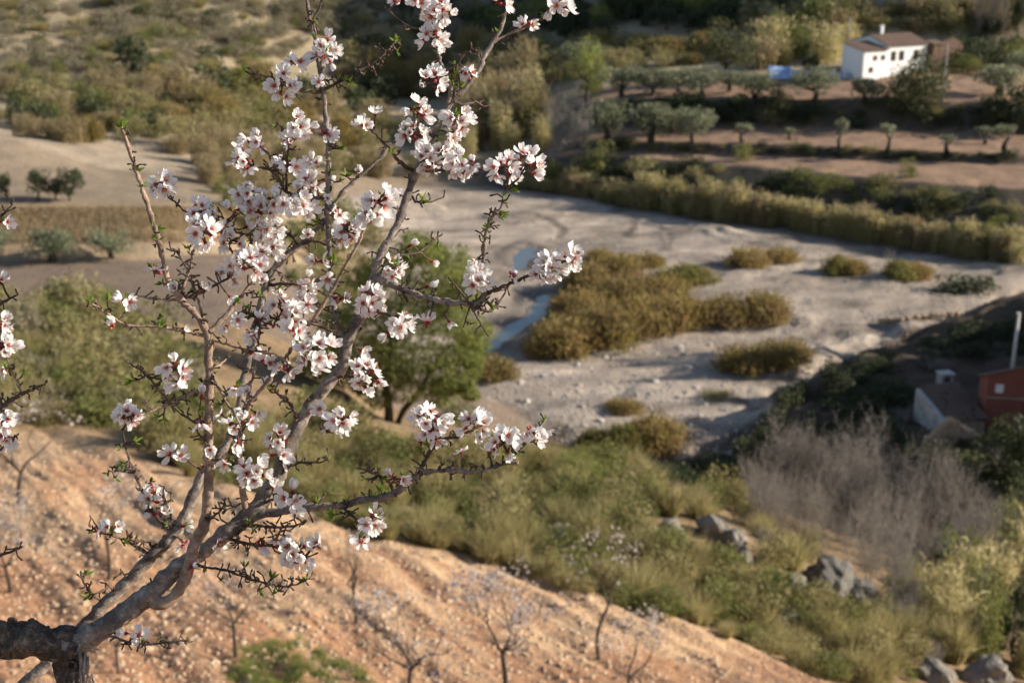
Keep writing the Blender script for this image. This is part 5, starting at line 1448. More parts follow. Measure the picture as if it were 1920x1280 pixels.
# key: (part name, parent, material, [(px, py, radius px)], depth at the start or None, depth change to the tip, spur density)
BRANCHES = [
 ('M', 'limb', None, 'bark', [(122, 1212, 27), (150, 1200, 26), (188, 1180, 22.5), (235, 1147, 21), (285, 1110, 20), (335, 1062, 17), (386, 1030, 15.5), (422, 1000, 16), (455, 976, 17.5), (487, 946, 16.5), (507, 912, 16), (528, 875, 15.5), (551, 818, 14.5), (580, 764, 13.5), (622, 712, 12.5), (642, 684, 12), (652, 640, 11.5), (672, 600, 11), (696, 545, 9.5), (708, 495, 9), (722, 462, 8.5), (741, 430, 8), (755, 394, 7.6), (768, 353, 7.2), (779, 325, 7), (803, 278, 6.3), (818, 243, 6), (843, 196, 5.8), (870, 168, 5.3), (893, 140, 4.8), (906, 112, 4.3), (923, 80, 3.8), (939, 56, 3.2), (949, 18, 2.8), (951, -20, 2.4), (957, -70, 1.6)], D0, 0.06, .5),
 ('V', 'limb', 'M', 'tan_bark', [(270, 1120, 16), (300, 1130, 14), (325, 1120, 12), (343, 1094, 11.5), (352, 1066, 12), (366, 1018, 11), (384, 978, 11.5), (391, 920, 10), (392, 850, 9.3), (391, 805, 8.8), (393, 730, 8.2), (391, 665, 7.4), (389, 628, 8), (381, 610, 6.8), (364, 586, 6), (340, 562, 5.8), (322, 540, 5.4), (312, 514, 5.2), (304, 481, 5), (298, 455, 4.8), (288, 420, 4.8), (278, 388, 4.4), (268, 358, 4.2), (256, 320, 4.2), (245, 289, 4), (234, 256, 3.6), (228, 238, 2.2)], None, -.12, .35),
 ('B', 'limb', None, 'bark', [(20, 1305, 10), (75, 1255, 11.5), (105, 1226, 12), (165, 1165, 12.5), (205, 1124, 12.5), (250, 1079, 12.5), (292, 1034, 12.5), (333, 992, 11.5), (359, 937, 11), (378, 890, 9.2), (404, 862, 8), (428, 826, 7.6), (447, 772, 7.4), (460, 694, 7.4), (474, 634, 7.8), (487, 586, 7.8), (497, 543, 7.6), (508, 511, 7.2), (535, 480, 6.5), (568, 456, 5.6), (600, 422, 4.8), (640, 364, 4.2), (684, 322, 3.8), (716, 292, 3.2), (735, 268, 1.6)], D0 + .13, .02, .5),
 ('C', 'branch', 'M', 'bark', [(655, 640, 7), (640, 628, 5.2), (630, 606, 4.6), (624, 560, 4.8), (620, 520, 5), (616, 440, 5.2), (613, 400, 5), (616, 336, 5), (614, 268, 4.8), (610, 208, 4.8), (602, 154, 4.4), (598, 114, 4), (592, 82, 3.6), (585, 52, 3.2), (576, 4, 2.8), (570, -40, 1.8)], None, .06, .8),
 ('C1', 'branch', 'C', 'twig_bark', [(598, 100, 2.6), (590, 60, 2.2), (589, 34, 2), (601, 12, 1.8), (604, -20, 1.4)], None, -.02, .6),
 ('R', 'limb', 'M', 'bark', [(468, 970, 13), (487, 964, 10.5), (520, 959, 9), (551, 954, 8.3), (605, 949, 7.6), (640, 947, 7.5), (681, 937, 7.2), (722, 931, 7), (755, 914, 6.5), (776, 896, 6), (796, 885, 5), (842, 882, 4.2), (882, 885, 4), (910, 880, 3.6), (943, 870, 3), (972, 866, 2)], None, -.1, 1.0),
 ('R2', 'branch', 'R', 'twig_bark', [(780, 895, 4.5), (796, 866, 4), (812, 838, 4), (830, 822, 3.2), (856, 820, 2.6), (876, 810, 1.8)], None, -.03, 1.2),
 ('R3', 'branch', 'R', 'twig_bark', [(943, 868, 2.6), (962, 850, 2.4), (980, 838, 2.2), (1000, 812, 2), (1022, 786, 1.4)], None, .02, 1.0),
 ('R4', 'branch', 'R', 'twig_bark', [(738, 925, 3), (730, 905, 2.5), (706, 890, 2.2), (683, 880, 1.5)], None, -.04, 1.6),
 ('R5', 'branch', 'R', 'twig_bark', [(640, 948, 3), (662, 968, 2.6), (682, 986, 2.2), (688, 1005, 1.4)], None, -.05, 1.2),
 ('S', 'branch', 'M', 'bark', [(694, 528, 7), (706, 522, 6.5), (747, 539, 6.2), (791, 555, 6), (830, 565, 5.8), (868, 569, 5.2), (896, 568, 4.8), (908, 556, 4.4), (909, 526, 4.2), (907, 486, 4), (909, 455, 3.6), (915, 425, 3.2), (926, 400, 2.8), (939, 388, 2.4), (947, 356, 1.6)], None, -.1, 1.2),
 ('SR', 'branch', 'S', 'twig_bark', [(893, 566, 4), (912, 552, 3.8), (930, 543, 3.6), (963, 529, 3.2), (1003, 512, 3), (1043, 496, 2.8), (1074, 482, 2.4), (1088, 474, 1.4)], None, -.02, .9),
 ('SR2', 'branch', 'S', 'twig_bark', [(894, 570, 3.2), (908, 582, 3), (922, 582, 2.6), (937, 565, 2.2), (953, 538, 1.4)], None, .03, 1.4),
 ('S3', 'twig', 'S', 'twig_bark', [(841, 520, 1.6), (862, 546, 2), (882, 573, 2.2), (896, 598, 1.8), (909, 620, 1.1)], None, -.03, .2),
 ('S4', 'twig', 'S', 'twig_bark', [(882, 570, 2), (876, 590, 1.7), (868, 613, 1.1)], None, .02, .3),
 ('S5', 'twig', 'M', 'twig_bark', [(718, 474, 3), (751, 478, 2.6), (784, 474, 2.3), (808, 455, 2), (830, 437, 1.3)], None, .05, .9),
 ('MR', 'branch', 'M', 'tan_bark', [(922, 82, 3.2), (945, 68, 3), (985, 52, 2.6), (1010, 38, 2.2), (1036, 20, 1.4)], None, .04, .5),
 ('ML', 'branch', 'M', 'bark', [(836, 208, 4.6), (845, 170, 4.2), (838, 142, 3.8), (825, 115, 3.5), (815, 72, 3.2), (797, 34, 2.8), (782, -4, 2.4), (776, -40, 1.5)], None, -.06, .9),
 ('ML2', 'twig', 'ML', 'twig_bark', [(818, 82, 2), (798, 54, 1.7), (774, 54, 1.6), (747, 37, 1.5), (721, 13, 1)], None, .04, .2),
 ('M3', 'twig', 'M', 'twig_bark', [(776, 322, 4), (747, 302, 3.2), (728, 276, 2.6), (700, 249, 1.7)], None, -.06, .6),
 ('M4', 'twig', 'M', 'twig_bark', [(780, 322, 3.4), (820, 320, 2.6), (862, 318, 2.2), (925, 318, 1.6)], None, -.05, .8),
 ('M5', 'twig', 'M', 'twig_bark', [(808, 268, 3), (790, 240, 2.6), (776, 215, 2.2), (778, 196, 1.4)], None, -.06, 1.2),
 ('M6', 'twig', 'M', 'twig_bark', [(768, 356, 3), (782, 378, 2.4), (808, 378, 2), (832, 370, 1.2)], None, .05, .8),
 ('M7', 'twig', 'M', 'twig_bark', [(846, 190, 3.2), (872, 196, 2.6), (892, 192, 2), (907, 200, 1.2)], None, .05, .8),
 ('M8', 'twig', 'M', 'twig_bark', [(866, 170, 3), (855, 130, 2.6), (866, 106, 2.2), (884, 92, 1.4)], None, -.04, 1.2),
 ('CL', 'branch', 'C', 'twig_bark', [(603, 172, 3.6), (585, 173, 3.2), (554, 165, 3), (521, 152, 2.6), (497, 143, 2.2), (476, 139, 1.2)], None, -.06, 1.2),
 ('CR', 'branch', 'C', 'twig_bark', [(606, 170, 3.2), (640, 152, 2.8), (674, 132, 2.6), (702, 118, 2.2), (724, 98, 2), (738, 80, 1.2)], None, .03, 1.6),
 ('CL2', 'branch', 'C', 'twig_bark', [(616, 372, 3.2), (575, 368, 2.8), (537, 360, 2.8), (522, 334, 2.6), (503, 318, 2.4), (478, 312, 2.2), (452, 298, 1.4)], None, -.07, 1.2),
 ('CL3', 'twig', 'CL2', 'twig_bark', [(530, 346, 2.4), (530, 320, 2.2), (508, 300, 2), (504, 288, 1.3)], None, .03, 1.0),
 ('CL4', 'twig', 'CL2', 'twig_bark', [(537, 358, 2.4), (538, 310, 2.2), (541, 258, 2), (520, 230, 1.3)], None, -.03, 1.0),
 ('D', 'branch', 'M', 'tan_bark', [(464, 978, 7), (453, 910, 6), (447, 868, 5.2), (452, 812, 4.2), (470, 754, 3.8), (497, 721, 3.6), (525, 684, 3.5), (571, 621, 3.4), (598, 583, 3.3), (640, 512, 3.2), (656, 482, 3.1), (674, 450, 3), (688, 412, 2.6), (702, 388, 2.2), (716, 366, 1.4)], None, -.2, .5),
 ('D2', 'twig', 'D', 'tan_bark', [(452, 806, 3), (464, 744, 3), (478, 690, 2.8), (484, 640, 2.4), (490, 600, 1.6)], None, .08, .8),
 ('VF', 'branch', 'V', 'tan_bark', [(392, 622, 6), (404, 612, 5), (424, 592, 4.7), (444, 566, 4.3), (461, 545, 3.8), (482, 515, 3), (500, 488, 2)], None, .02, .5),
 ('VT', 'branch', 'V', 'tan_bark', [(386, 612, 3.4), (382, 598, 2.8), (373, 568, 2.6), (363, 539, 2.6), (354, 512, 2.6), (344, 492, 2.4), (333, 473, 2.2), (312, 466, 1.3)], None, .03, .9),
 ('V2', 'branch', 'VF', 'tan_bark', [(403, 536, 2.4), (380, 546, 2.8), (356, 556, 3), (329, 562, 3), (300, 561, 2.6), (272, 558, 2.2), (245, 552, 1.3)], -.0, -.02, .6),
 ('V2b', 'branch', 'V2', 'tan_bark', [(338, 558, 2.8), (346, 530, 2.8), (354, 510, 2.8), (361, 480, 2.6), (367, 458, 2.4), (378, 430, 1.5)], None, -.03, .9),
 ('V2c', 'twig', 'V2', 'twig_bark', [(385, 545, 2.4), (412, 530, 2.3), (440, 512, 2.2), (466, 488, 1.4)], None, -.03, .9),
 ('VL', 'branch', 'V', 'tan_bark', [(386, 632, 3.6), (362, 624, 3.4), (336, 619, 3.4), (296, 612, 3.2), (256, 611, 3), (232, 608, 2.8), (209, 594, 2.3), (186, 578, 2), (167, 567, 1.2)], None, -.05, .7),
 ('VR', 'twig', 'V', 'tan_bark', [(396, 637, 3), (420, 644, 2.6), (464, 656, 2.5), (518, 665, 2.4), (548, 690, 1.6)], None, -.05, .8),
 ('VR2', 'twig', 'V', 'tan_bark', [(396, 698, 3), (410, 726, 2.6), (424, 752, 2.5), (438, 772, 2.4), (452, 800, 1.5)], None, -.05, .8),
 ('VR3', 'twig', 'V', 'tan_bark', [(397, 690, 2.6), (412, 684, 2.2), (424, 672, 1.4)], None, .04, .8),
 ('VL2', 'branch', 'V', 'tan_bark', [(390, 722, 4), (372, 731, 3.4), (349, 741, 3.2), (322, 754, 3), (296, 765, 2.6), (276, 772, 1.6)], None, -.07, 1.0),
 ('VL3', 'twig', 'VL2', 'twig_bark', [(322, 758, 2.6), (310, 745, 2.6), (296, 728, 2.6), (283, 712, 2.4), (270, 698, 2), (256, 690, 1.2)], None, -.02, 1.8),
 ('VL4', 'twig', 'V', 'twig_bark', [(386, 800, 3), (363, 790, 2.4), (343, 778, 2.2), (322, 762, 1.4)], None, .05, .6),
 ('VL5', 'twig', 'V', 'twig_bark', [(387, 830, 2.8), (372, 812, 2.4), (376, 790, 2), (372, 770, 1.2)], None, -.05, 1.0),
 ('E', 'branch', 'B', 'twig_bark', [(326, 996, 3.4), (300, 976, 3), (279, 950, 2.9), (264, 912, 2.6), (249, 878, 2.5), (239, 852, 2.3), (229, 806, 1.4)], None, -.04, .9),
 ('E2', 'twig', 'E', 'twig_bark', [(250, 884, 2.2), (230, 884, 2), (204, 882, 1.2)], None, -.02, 1.4),
 ('E3', 'twig', 'E', 'twig_bark', [(325, 985, 2.5), (318, 958, 2.4), (306, 930, 2.2), (308, 912, 1.4)], None, -.05, 1.3),
 ('F', 'branch', 'B', 'twig_bark', [(288, 1042, 3), (265, 1031, 2.6), (242, 1015, 2.5), (215, 1005, 2.3), (188, 998, 2.2), (162, 992, 1.4)], None, -.05, 1.2),
 ('F2', 'twig', 'F', 'twig_bark', [(190, 998, 1.8), (180, 985, 1.6), (168, 966, 1)], None, -.01, .4),
 ('F3', 'twig', 'B', 'twig_bark', [(290, 1030, 2.4), (276, 1014, 2.2), (258, 1015, 2), (243, 1012, 1.2)], None, -.03, .8),
 ('G', 'branch', 'B', 'twig_bark', [(198, 1132, 3), (176, 1115, 2.5), (166, 1104, 2.4), (157, 1090, 2), (151, 1070, 1.3)], None, -.04, 1.0),
 ('G2', 'twig', 'B', 'twig_bark', [(216, 1113, 2.5), (205, 1100, 2.2), (190, 1108, 2), (176, 1113, 1.3)], None, -.04, .8),
 ('G3', 'twig', 'B', 'twig_bark', [(243, 1085, 2.6), (234, 1076, 2.2), (226, 1066, 1.3)], None, -.04, 1.0),
 ('H', 'branch', 'V', 'twig_bark', [(360, 1050, 3.2), (380, 1062, 2.8), (403, 1065, 2.5), (433, 1072, 2.4), (470, 1085, 2.3), (498, 1092, 2.2), (537, 1099, 2), (580, 1084, 1.2)], None, -.05, 1.3),
 ('H2', 'twig', 'H', 'twig_bark', [(494, 1092, 2), (506, 1104, 1.8), (514, 1118, 1.1)], None, .01, .6),
 ('I', 'branch', 'M', 'tan_bark', [(186, 1190, 5), (215, 1193, 3.4), (236, 1202, 2.8), (256, 1206, 2.6), (289, 1206, 2.4), (322, 1203, 2.2), (358, 1198, 1.3)], None, -.07, 1.3),
 ('J', 'branch', 'M', 'twig_bark', [(420, 1006, 4), (440, 1012, 3), (470, 1020, 2.8), (504, 1021, 2.6), (520, 1004, 2.2), (528, 990, 1.3)], None, -.08, 1.4),
 ('J2', 'branch', 'M', 'twig_bark', [(446, 984, 4), (486, 985, 2.8), (520, 988, 2.6), (560, 984, 2.2), (576, 976, 1.3)], None, -.1, 1.3),
 ('J3', 'twig', 'J', 'twig_bark', [(500, 1021, 2.5), (528, 1028, 2.3), (552, 1036, 2), (572, 1044, 1.3)], None, -.02, 1.0),
 ('K', 'twig', 'M', 'twig_bark', [(516, 897, 4), (548, 872, 2.8), (572, 866, 2.4), (600, 866, 2), (618, 858, 1.2)], None, -.05, 1.0),
 ('K2', 'twig', 'M', 'twig_bark', [(582, 766, 4), (604, 780, 2.8), (626, 790, 2.4), (646, 790, 1.5)], None, -.08, .8),
 ('K3', 'twig', 'M', 'twig_bark', [(560, 790, 4), (546, 760, 3.2), (524, 742, 2.4), (508, 722, 1.5)], None, -.06, 1.2),
 ('K4', 'twig', 'M', 'twig_bark', [(628, 705, 3.6), (650, 706, 2.6), (678, 706, 2), (700, 715, 1.3)], None, -.06, .7),
 ('K5', 'twig', 'M', 'twig_bark', [(680, 588, 3.6), (700, 584, 2.6), (724, 590, 2.2), (745, 600, 1.4)], None, -.08, .7),
 ('K6', 'twig', 'B', 'twig_bark', [(490, 590, 3), (520, 598, 2.4), (560, 602, 2.2), (600, 612, 2), (640, 632, 1.5)], None, -.03, 1.0),
 ('K7', 'twig', 'B', 'twig_bark', [(484, 598, 3), (462, 586, 2.4), (446, 590, 2), (432, 604, 1.2)], None, -.04, 1.6),
 ('K8', 'twig', 'B', 'twig_bark', [(500, 534, 3.2), (530, 532, 2.6), (556, 534, 2.2), (576, 540, 1.4)], None, -.04, .8),
 ('K9', 'twig', 'B', 'twig_bark', [(538, 478, 3), (528, 450, 2.4), (520, 420, 2.2), (514, 390, 1.8), (506, 372, 1.2)], None, -.05, 1.0),
 ('K10', 'twig', 'B', 'twig_bark', [(566, 458, 3), (590, 452, 2.5), (616, 458, 2.2), (640, 440, 1.8), (652, 424, 1.2)], None, -.08, 1.0),
 ('K11', 'twig', 'B', 'twig_bark', [(560, 462, 3), (540, 440, 2.4), (470, 440, 2.2), (420, 430, 1.9), (390, 424, 1.3)], None, -.1, 1.0),
 ('K12', 'twig', 'K11', 'twig_bark', [(445, 437, 2.2), (420, 410, 2), (390, 402, 1.9), (350, 398, 2), (336, 386, 1.9), (312, 366, 1.3)], None, -.02, .9),
 ('K13', 'twig', 'K11', 'twig_bark', [(480, 440, 2.2), (460, 470, 2), (440, 500, 1.8), (428, 515, 1.2)], None, -.02, .9),
 ('K14', 'twig', 'B', 'twig_bark', [(600, 424, 3), (588, 390, 2.4), (580, 350, 2), (570, 330, 1.3)], None, -.05, 1.0),
 ('K15', 'twig', 'V', 'twig_bark', [(392, 860, 3), (430, 866, 2.4), (462, 876, 2.2), (486, 886, 1.4)], None, -.06, 1.0),
 ('K16', 'twig', 'V', 'twig_bark', [(384, 978, 3.4), (410, 960, 2.6), (424, 948, 2.2), (440, 950, 1.3)], None, -.05, 1.8),
 ('K17', 'twig', 'M', 'twig_bark', [(490, 944, 3.4), (520, 934, 2.6), (546, 936, 2.2), (566, 932, 1.3)], None, -.09, .9),
]
LEFTB = [
 ('La', 'branch', None, 'twig_bark', [(-330, 860, 11), (-230, 800, 9), (-120, 782, 6.5), (-40, 772, 5), (0, 764, 4.4), (22, 748, 4), (50, 734, 3.4), (84, 721, 1.6)], 2.32, -.06, 1.2),
 ('Lb', 'twig', 'La', 'tan_bark', [(40, 736, 2.4), (28, 708, 2.2), (17, 680, 2), (6, 652, 1.8), (2, 620, 1.4)], None, -.02, .7),
 ('Lc', 'branch', 'La', 'twig_bark', [(-120, 782, 5), (-60, 850, 4), (-10, 848, 3), (8, 836, 2.4), (27, 820, 1.4)], None, -.02, 1.2),
 ('Ld', 'branch', 'La', 'twig_bark', [(-230, 800, 6), (-140, 690, 5), (-60, 610, 4), (0, 570, 3), (34, 552, 1.5)], None, -.02, 1.2),
 ('Le', 'branch', 'Ld', 'twig_bark', [(-140, 690, 4.5), (-100, 540, 4), (-50, 440, 3.2), (0, 408, 2.4), (22, 384, 1.4)], None, -.02, 1.2),
 ('Lf', 'branch', None, 'twig_bark', [(-330, 1080, 9), (-180, 1062, 6.5), (-60, 1048, 4.5), (0, 1040, 3.4), (42, 1024, 1.8)], 2.32, -.05, 1.2),
]

tr = np.random.RandomState(2024)
def branch_rows(spec):
    key, nm, par, mat, pts, ds_, dz, sp = spec
    P = np.array(pts, float)
    P[:, 2] *= 1 - .08 * sstep(8, 12, P[:, 2])
    if par is not None:
        q = BR[par]
        j = np.argmin(np.hypot(q[:, 0] - P[0, 0], q[:, 1] - P[0, 1]))
        ds_ = q[j, 2]
    L = np.concatenate(([0], np.cumsum(np.hypot(np.diff(P[:, 0]), np.diff(P[:, 1])))))
    dep = ds_ + dz * L / L[-1]
    Q = spline(np.column_stack((P[:, 0], P[:, 1], np.zeros(len(P)), P[:, 2], dep)), 6.0)
    return np.column_stack((Q[:, 0], Q[:, 1], Q[:, 4], np.maximum(Q[:, 3], 0.8)))   # px, py, depth, radius px

SPURTIPS = []                                       # (world point, direction, tree)
def build_branch(spec, tree, seed):
    key, nm, par, mat, pts, _, _, sp = spec
    Q = branch_rows(spec)
    BR[key] = Q
    n = len(Q)
    # slight knots and wander in thin wood
    thin = (Q[:, 3] < 6)
    Q[1:-1, 0] += (tr.normal(size=n) * 0.7 * thin)[1:-1]
    Q[1:-1, 1] += (tr.normal(size=n) * 0.7 * thin)[1:-1]
    W = np.array([scr(a, b, d) for a, b, d, r in Q])
    rad = Q[:, 3] * Q[:, 2] / FPX
    rad = rad * (1 + 0.10 * np.sin(np.arange(n) * 1.1 + seed) * (Q[:, 3] < 9) + 0.12 * tr.normal(size=n) * thin)
    rmax = Q[:, 3].max()
    m = MB()
    m.tube(W - origin[tree], rad, 20 if rmax > 12 else 12 if rmax > 6 else 7, rough=.3 if rmax > 10 else .24, seed=seed, fr=62 if rmax > 10 else 110)
    o = link(nm, m.mesh(nm, True), M[mat], tree)
    for q in Q: SEG.append((q[0], q[1], q[2], q[3], tree))
    # spurs: short knobbly side shoots
    sm = MB(); ns = 0
    Ltot = n * 6.0
    k = int(Ltot * sp / 7.0)
    for _ in range(k):
        i = tr.randint(1, n)
        if Q[i, 3] > 9 and tr.rand() < .6: continue
        p = W[i]
        t = unit(W[min(i + 1, n - 1)] - W[max(i - 1, 0)])
        d = unit(np.cross(t, tr.normal(size=3)) + t * tr.normal() * .5 + np.array((0, 0, .25)))
        Ls = (0.005 + 0.013 * tr.rand() ** 1.5)
        r0 = .00135
        p1 = p + d * (rad[i] * .8); p2 = p1 + d * Ls * .55 + tr.normal(size=3) * .001; p3 = p2 + unit(d + tr.normal(size=3) * .5) * Ls * .5
        sm.tube(np.array([p, p1, p2, p3]) - origin[tree], [r0 * 1.2, r0, r0 * .85, r0 * 1.1], 5); ns += 1
        e = unit(p3 - p2)
        sm.tube(np.array([p3, p3 + e * .0018, p3 + e * .004]) - origin[tree], [r0 * 1.3, r0 * 1.15, .0002], 5)
        if tr.rand() < .45:
            d2 = unit(d + tr.normal(size=3) * .8); q2 = p2 + d2 * Ls * .45
            sm.tube(np.array([p2, q2, q2 + d2 * .003]) - origin[tree], [r0 * .9, r0 * 1.1, .0003], 5)
            SPURTIPS.append((q2 + d2 * .002, d2, tree))
        SPURTIPS.append((p3 + e * .002, e, tree))
    SPURTIPS.append((W[-1], unit(W[-1] - W[-2]), tree))
    if ns:
        tag(link('spur_twigs', sm.mesh('spur_twigs', True), M['twig_bark'], o), None, None, None, 'stuff')
    return o

tb = scr(136, 1290, D0)
gzb = g1(tb[0] + .02, tb[1] + .08)
almond = root_tree('almond_tree', (tb[0], tb[1] + .06, gzb), 'blossoming almond tree in the foreground with white flowers and a cut back stump')
lb = scr(-330, 1300, 2.32)
lbase = np.array((lb[0], lb[1] + .1, g1(lb[0], lb[1] + .1)))
almond2 = root_tree('almond_tree', lbase, 'second blossoming almond whose branch tips reach in at the left edge')
origin = {almond: np.array(almond.location), almond2: np.array(almond2.location)}

# old trunk with its sawn knot, and the limb going off to the left
m = MB()
o0 = origin[almond]
tp = [np.append(np.array((tb[0] + .0, tb[1] + .06, gzb - .1)), .062), np.append(np.array((tb[0] + .03, tb[1] + .05, gzb + .25)), .043), np.append(scr(150, 1420, D0 + .02), .032),
      np.append(scr(140, 1290, D0), .0255), np.append(scr(136, 1240, D0), .0255), np.append(scr(132, 1212, D0), .026), np.append(scr(128, 1190, D0), .015)]
Q = spline(np.array(tp), .012)
m.tube(Q[:, :3] - o0, Q[:, 3], 28, rough=.5, seed=3, fr=45)
part('trunk', m, M['stump_bark'], almond, True)
m = MB()
Q = spline(np.array([np.append(scr(146, 1203, D0), .021), np.append(scr(110, 1206, D0), .0268), np.append(scr(60, 1202, D0 - .005), .026), np.append(scr(20, 1199, D0), .0275), np.append(scr(-20, 1200, D0), .028),
                     np.append(scr(-120, 1190, D0 + .02), .026), np.append(scr(-260, 1130, D0 + .05), .022), np.append(scr(-420, 1020, D0 + .1), .015)]), .008)
m.tube(Q[:, :3] - o0, Q[:, 3], 28, rough=.42, seed=9, fr=40)
for px, py, r in ((59, 1168, 9), (22, 1166, 10), (37, 1176, 6), (115, 1178, 6), (146, 1180, 6), (90, 1176, 4), (12, 1212, 13), (30, 1208, 11)):
    c = scr(px, py, D0 - (.02 if py > 1190 else 0)) - o0; rr_ = r / 1200
    m.tube([c - (0, 0, rr_ * 1.6), c, c + (0, 0, rr_ * .8)], [rr_ * 1.2, rr_, rr_ * .55], 9, rough=.7, seed=px, fr=120)
part('limb', m, M['stump_bark'], almond, True)
m = MB()                                                             # ring of callus round the knot hole
c = scr(134, 1246, D0 - .0262) - o0
ringp = [c + np.array((math.cos(a) * .0068, -.001, math.sin(a) * .0072)) for a in np.linspace(0, 2 * math.pi, 22)]
m.tube(ringp, .0016, 8, rough=.9, fr=260); part('knot', m, M['stump_bark'], almond, True)
m = MB(); m.tube([c + np.array((0, -.0012, 0)), c + np.array((0, .02, 0))], [.0074, .004], 12)
M['hollow'] = solid_mat('hollow_shade', (.008, .006, .005), (.015, .012, .01), 30)  # near-black plug paints the shade inside the knot hole
part('hollow', m, M['hollow'], almond)
m = MB()                                                             # torn splinters where a branch broke off
for px, py, qx, qy, r in ((150, 1206, 142, 1226, 4), (152, 1208, 186, 1218, 3.2), (158, 1214, 178, 1222, 3), (146, 1214, 158, 1262, 4), (160, 1222, 160, 1290, 5), (150, 1230, 152, 1300, 4.5), (165, 1230, 164, 1270, 4), (172, 1262, 178, 1285, 3)):
    a, b = scr(px, py, D0 - .024) - o0, scr(qx, qy, D0 - .022) - o0
    m.tube([a, (a + b) / 2 + tr.normal(size=3) * .001, b], [r / 1200 * .5, r / 1200, r / 1200 * .4], 6, rough=.6, fr=150, seed=px)
part('splinters', m, M['bark'], almond, True)

# trunk of the left tree, outside the frame
m = MB(); o1 = origin[almond2]
Q = spline(np.array([np.append(lbase - (0, 0, .1), .06), np.append(lbase + (0.0, -.02, .35), .042), np.append(scr(-350, 1180, 2.32), .034), np.append(scr(-340, 1060, 2.32), .024), np.append(scr(-330, 860, 2.32), .011)]), .03)
m.tube(Q[:, :3] - o1, Q[:, 3], 16, rough=.35, seed=5, fr=40); part('trunk', m, M['stump_bark'], almond2, True)

for i, sp_ in enumerate(BRANCHES): 
    if sp_[0] == 'V2': sp_ = sp_[:5] + (None,) + sp_[6:]
    build_branch(sp_, almond, i + 1)
for i, sp_ in enumerate(LEFTB): build_branch(sp_, almond2, 200 + i)
SEGA = np.array([s_[:4] for s_ in SEG]); SEGT = [s_[4] for s_ in SEG]

# blossom pieces
def petal_mesh(k):
    rng = np.random.RandomState(k)
    S = [.07, .25, .48, .68, .86, 1.0]
    Wd = np.array([.05, .14, .265, .34, .32, .2]) * (1 + .08 * rng.normal())
    cup = .16 + .14 * rng.rand(); edge = .10 + .14 * rng.rand(); wave = rng.normal(size=5) * .07
    v, f, at = [], [], []
    for i, s_ in enumerate(S):
        for j, t in enumerate((-1, -.5, 0, .5, 1)):
            x = s_ - (.09 * (1 - abs(t)) if i == 5 else 0) - .05 * t * t
            v.append((x, Wd[i] * t, cup * s_ * s_ + edge * t * t * s_ + wave[j] * s_)); at.append(s_)
    for i in range(5):
        for j in range(4): f.append((i * 5 + j, i * 5 + j + 1, i * 5 + j + 6, i * 5 + j + 5))
    me = bpy.data.meshes.new('petal'); me.from_pydata(v, [], f)
    a = me.attributes.new('base', 'FLOAT', 'POINT'); a.data.foreach_set('value', at)
    me.polygons.foreach_set('use_smooth', [True] * len(f)); me.materials.append(M['petal']); me.update()
    return me
PETALS = [petal_mesh(300 + i) for i in range(7)]
def heart_mesh(k):
    """calyx cup, five sepals, stalk, stamens with anthers"""
    rng = np.random.RandomState(k); mb = MB()
    mb.tube([(0, 0, -.62), (0, 0, -.42), (0, 0, -.2), (0, 0, -.02)], [.05, .06, .14, .17], 8, 0)
    for i in range(5):
        a = 6.283 * (i + .5) / 5
        c, s_ = math.cos(a), math.sin(a)
        mb.add([(c * .12 - s_ * .09, s_ * .12 + c * .09, -.05), (c * .12 + s_ * .09, s_ * .12 - c * .09, -.05), (c * .42, s_ * .42, -.06)], [(0, 1, 2)], 0)
    mb.tube([(0, 0, -.02), (0, 0, .03)], [.17, .12], 8, 0)
    n = 15
    for i in range(n):
        a = 6.283 * i / n + rng.normal() * .2; r = .1 + .22 * rng.rand(); h = .3 + .2 * rng.rand()
        p1 = np.array((math.cos(a) * r, math.sin(a) * r, h))
        mb.tube([(math.cos(a) * .06, math.sin(a) * .06, 0), p1 * np.array((.6, .6, .55)), p1], [.014, .012, .01], 3, 1)
        mb.tube([p1 - (0, 0, .01), p1 + (0, 0, .03), p1 + (0, 0, .06)], [.02, .036, .012], 5, 2)
    me = mb.mesh('blossom')
    for q in ('calyx', 'stamen', 'anther'): me.materials.append(M[q])
    return me
HEARTS = [heart_mesh(400 + i) for i in range(4)]
def bud_mesh(k):
    mb = MB(); mb.tube([(0, 0, -.5), (0, 0, -.3), (0, 0, -.1), (0, 0, .12)], [.06, .08, .19, .22], 8, 0)
    mb.tube([(0, 0, .1), (0, 0, .25), (0, 0, .42), (0, 0, .52)], [.2, .27, .2, .04], 8, 1)
    me = mb.mesh('flower_bud', True); me.materials.append(M['calyx']); me.materials.append(M['stamen']); return me
BUD = bud_mesh(1)
def tuft_mesh(k):
    rng = np.random.RandomState(k); pm = PM()
    n = rng.randint(4, 8)
    V, F = [], []
    mb = MB()
    for i in range(n):
        d = unit(rng.normal(size=3) * np.array((.6, .6, .2)) + np.array((0, 0, .8))); L = .6 + .6 * rng.rand(); w_ = .13 + .06 * rng.rand()
        s_ = unit(np.cross(d, rng.normal(size=3))); b = np.cross(s_, d)
        fold = b * w_ * .5
        c0 = d * .02; c1 = d * L * .35 + b * .04; c2 = d * L * .7 + b * .1; c3 = d * L + b * .22
        mb.add([c0, c1 - s_ * w_ + fold, c1, c1 + s_ * w_ + fold, c2 - s_ * w_ * .8 + fold, c2, c2 + s_ * w_ * .8 + fold, c3], [(0, 2, 1), (0, 3, 2), (1, 2, 5, 4), (2, 3, 6, 5), (4, 5, 7), (5, 6, 7)])
    me = mb.mesh('leaf_tuft'); me.materials.append(M['new_leaf']); return me
TUFTS = [tuft_mesh(500 + i) for i in range(6)]

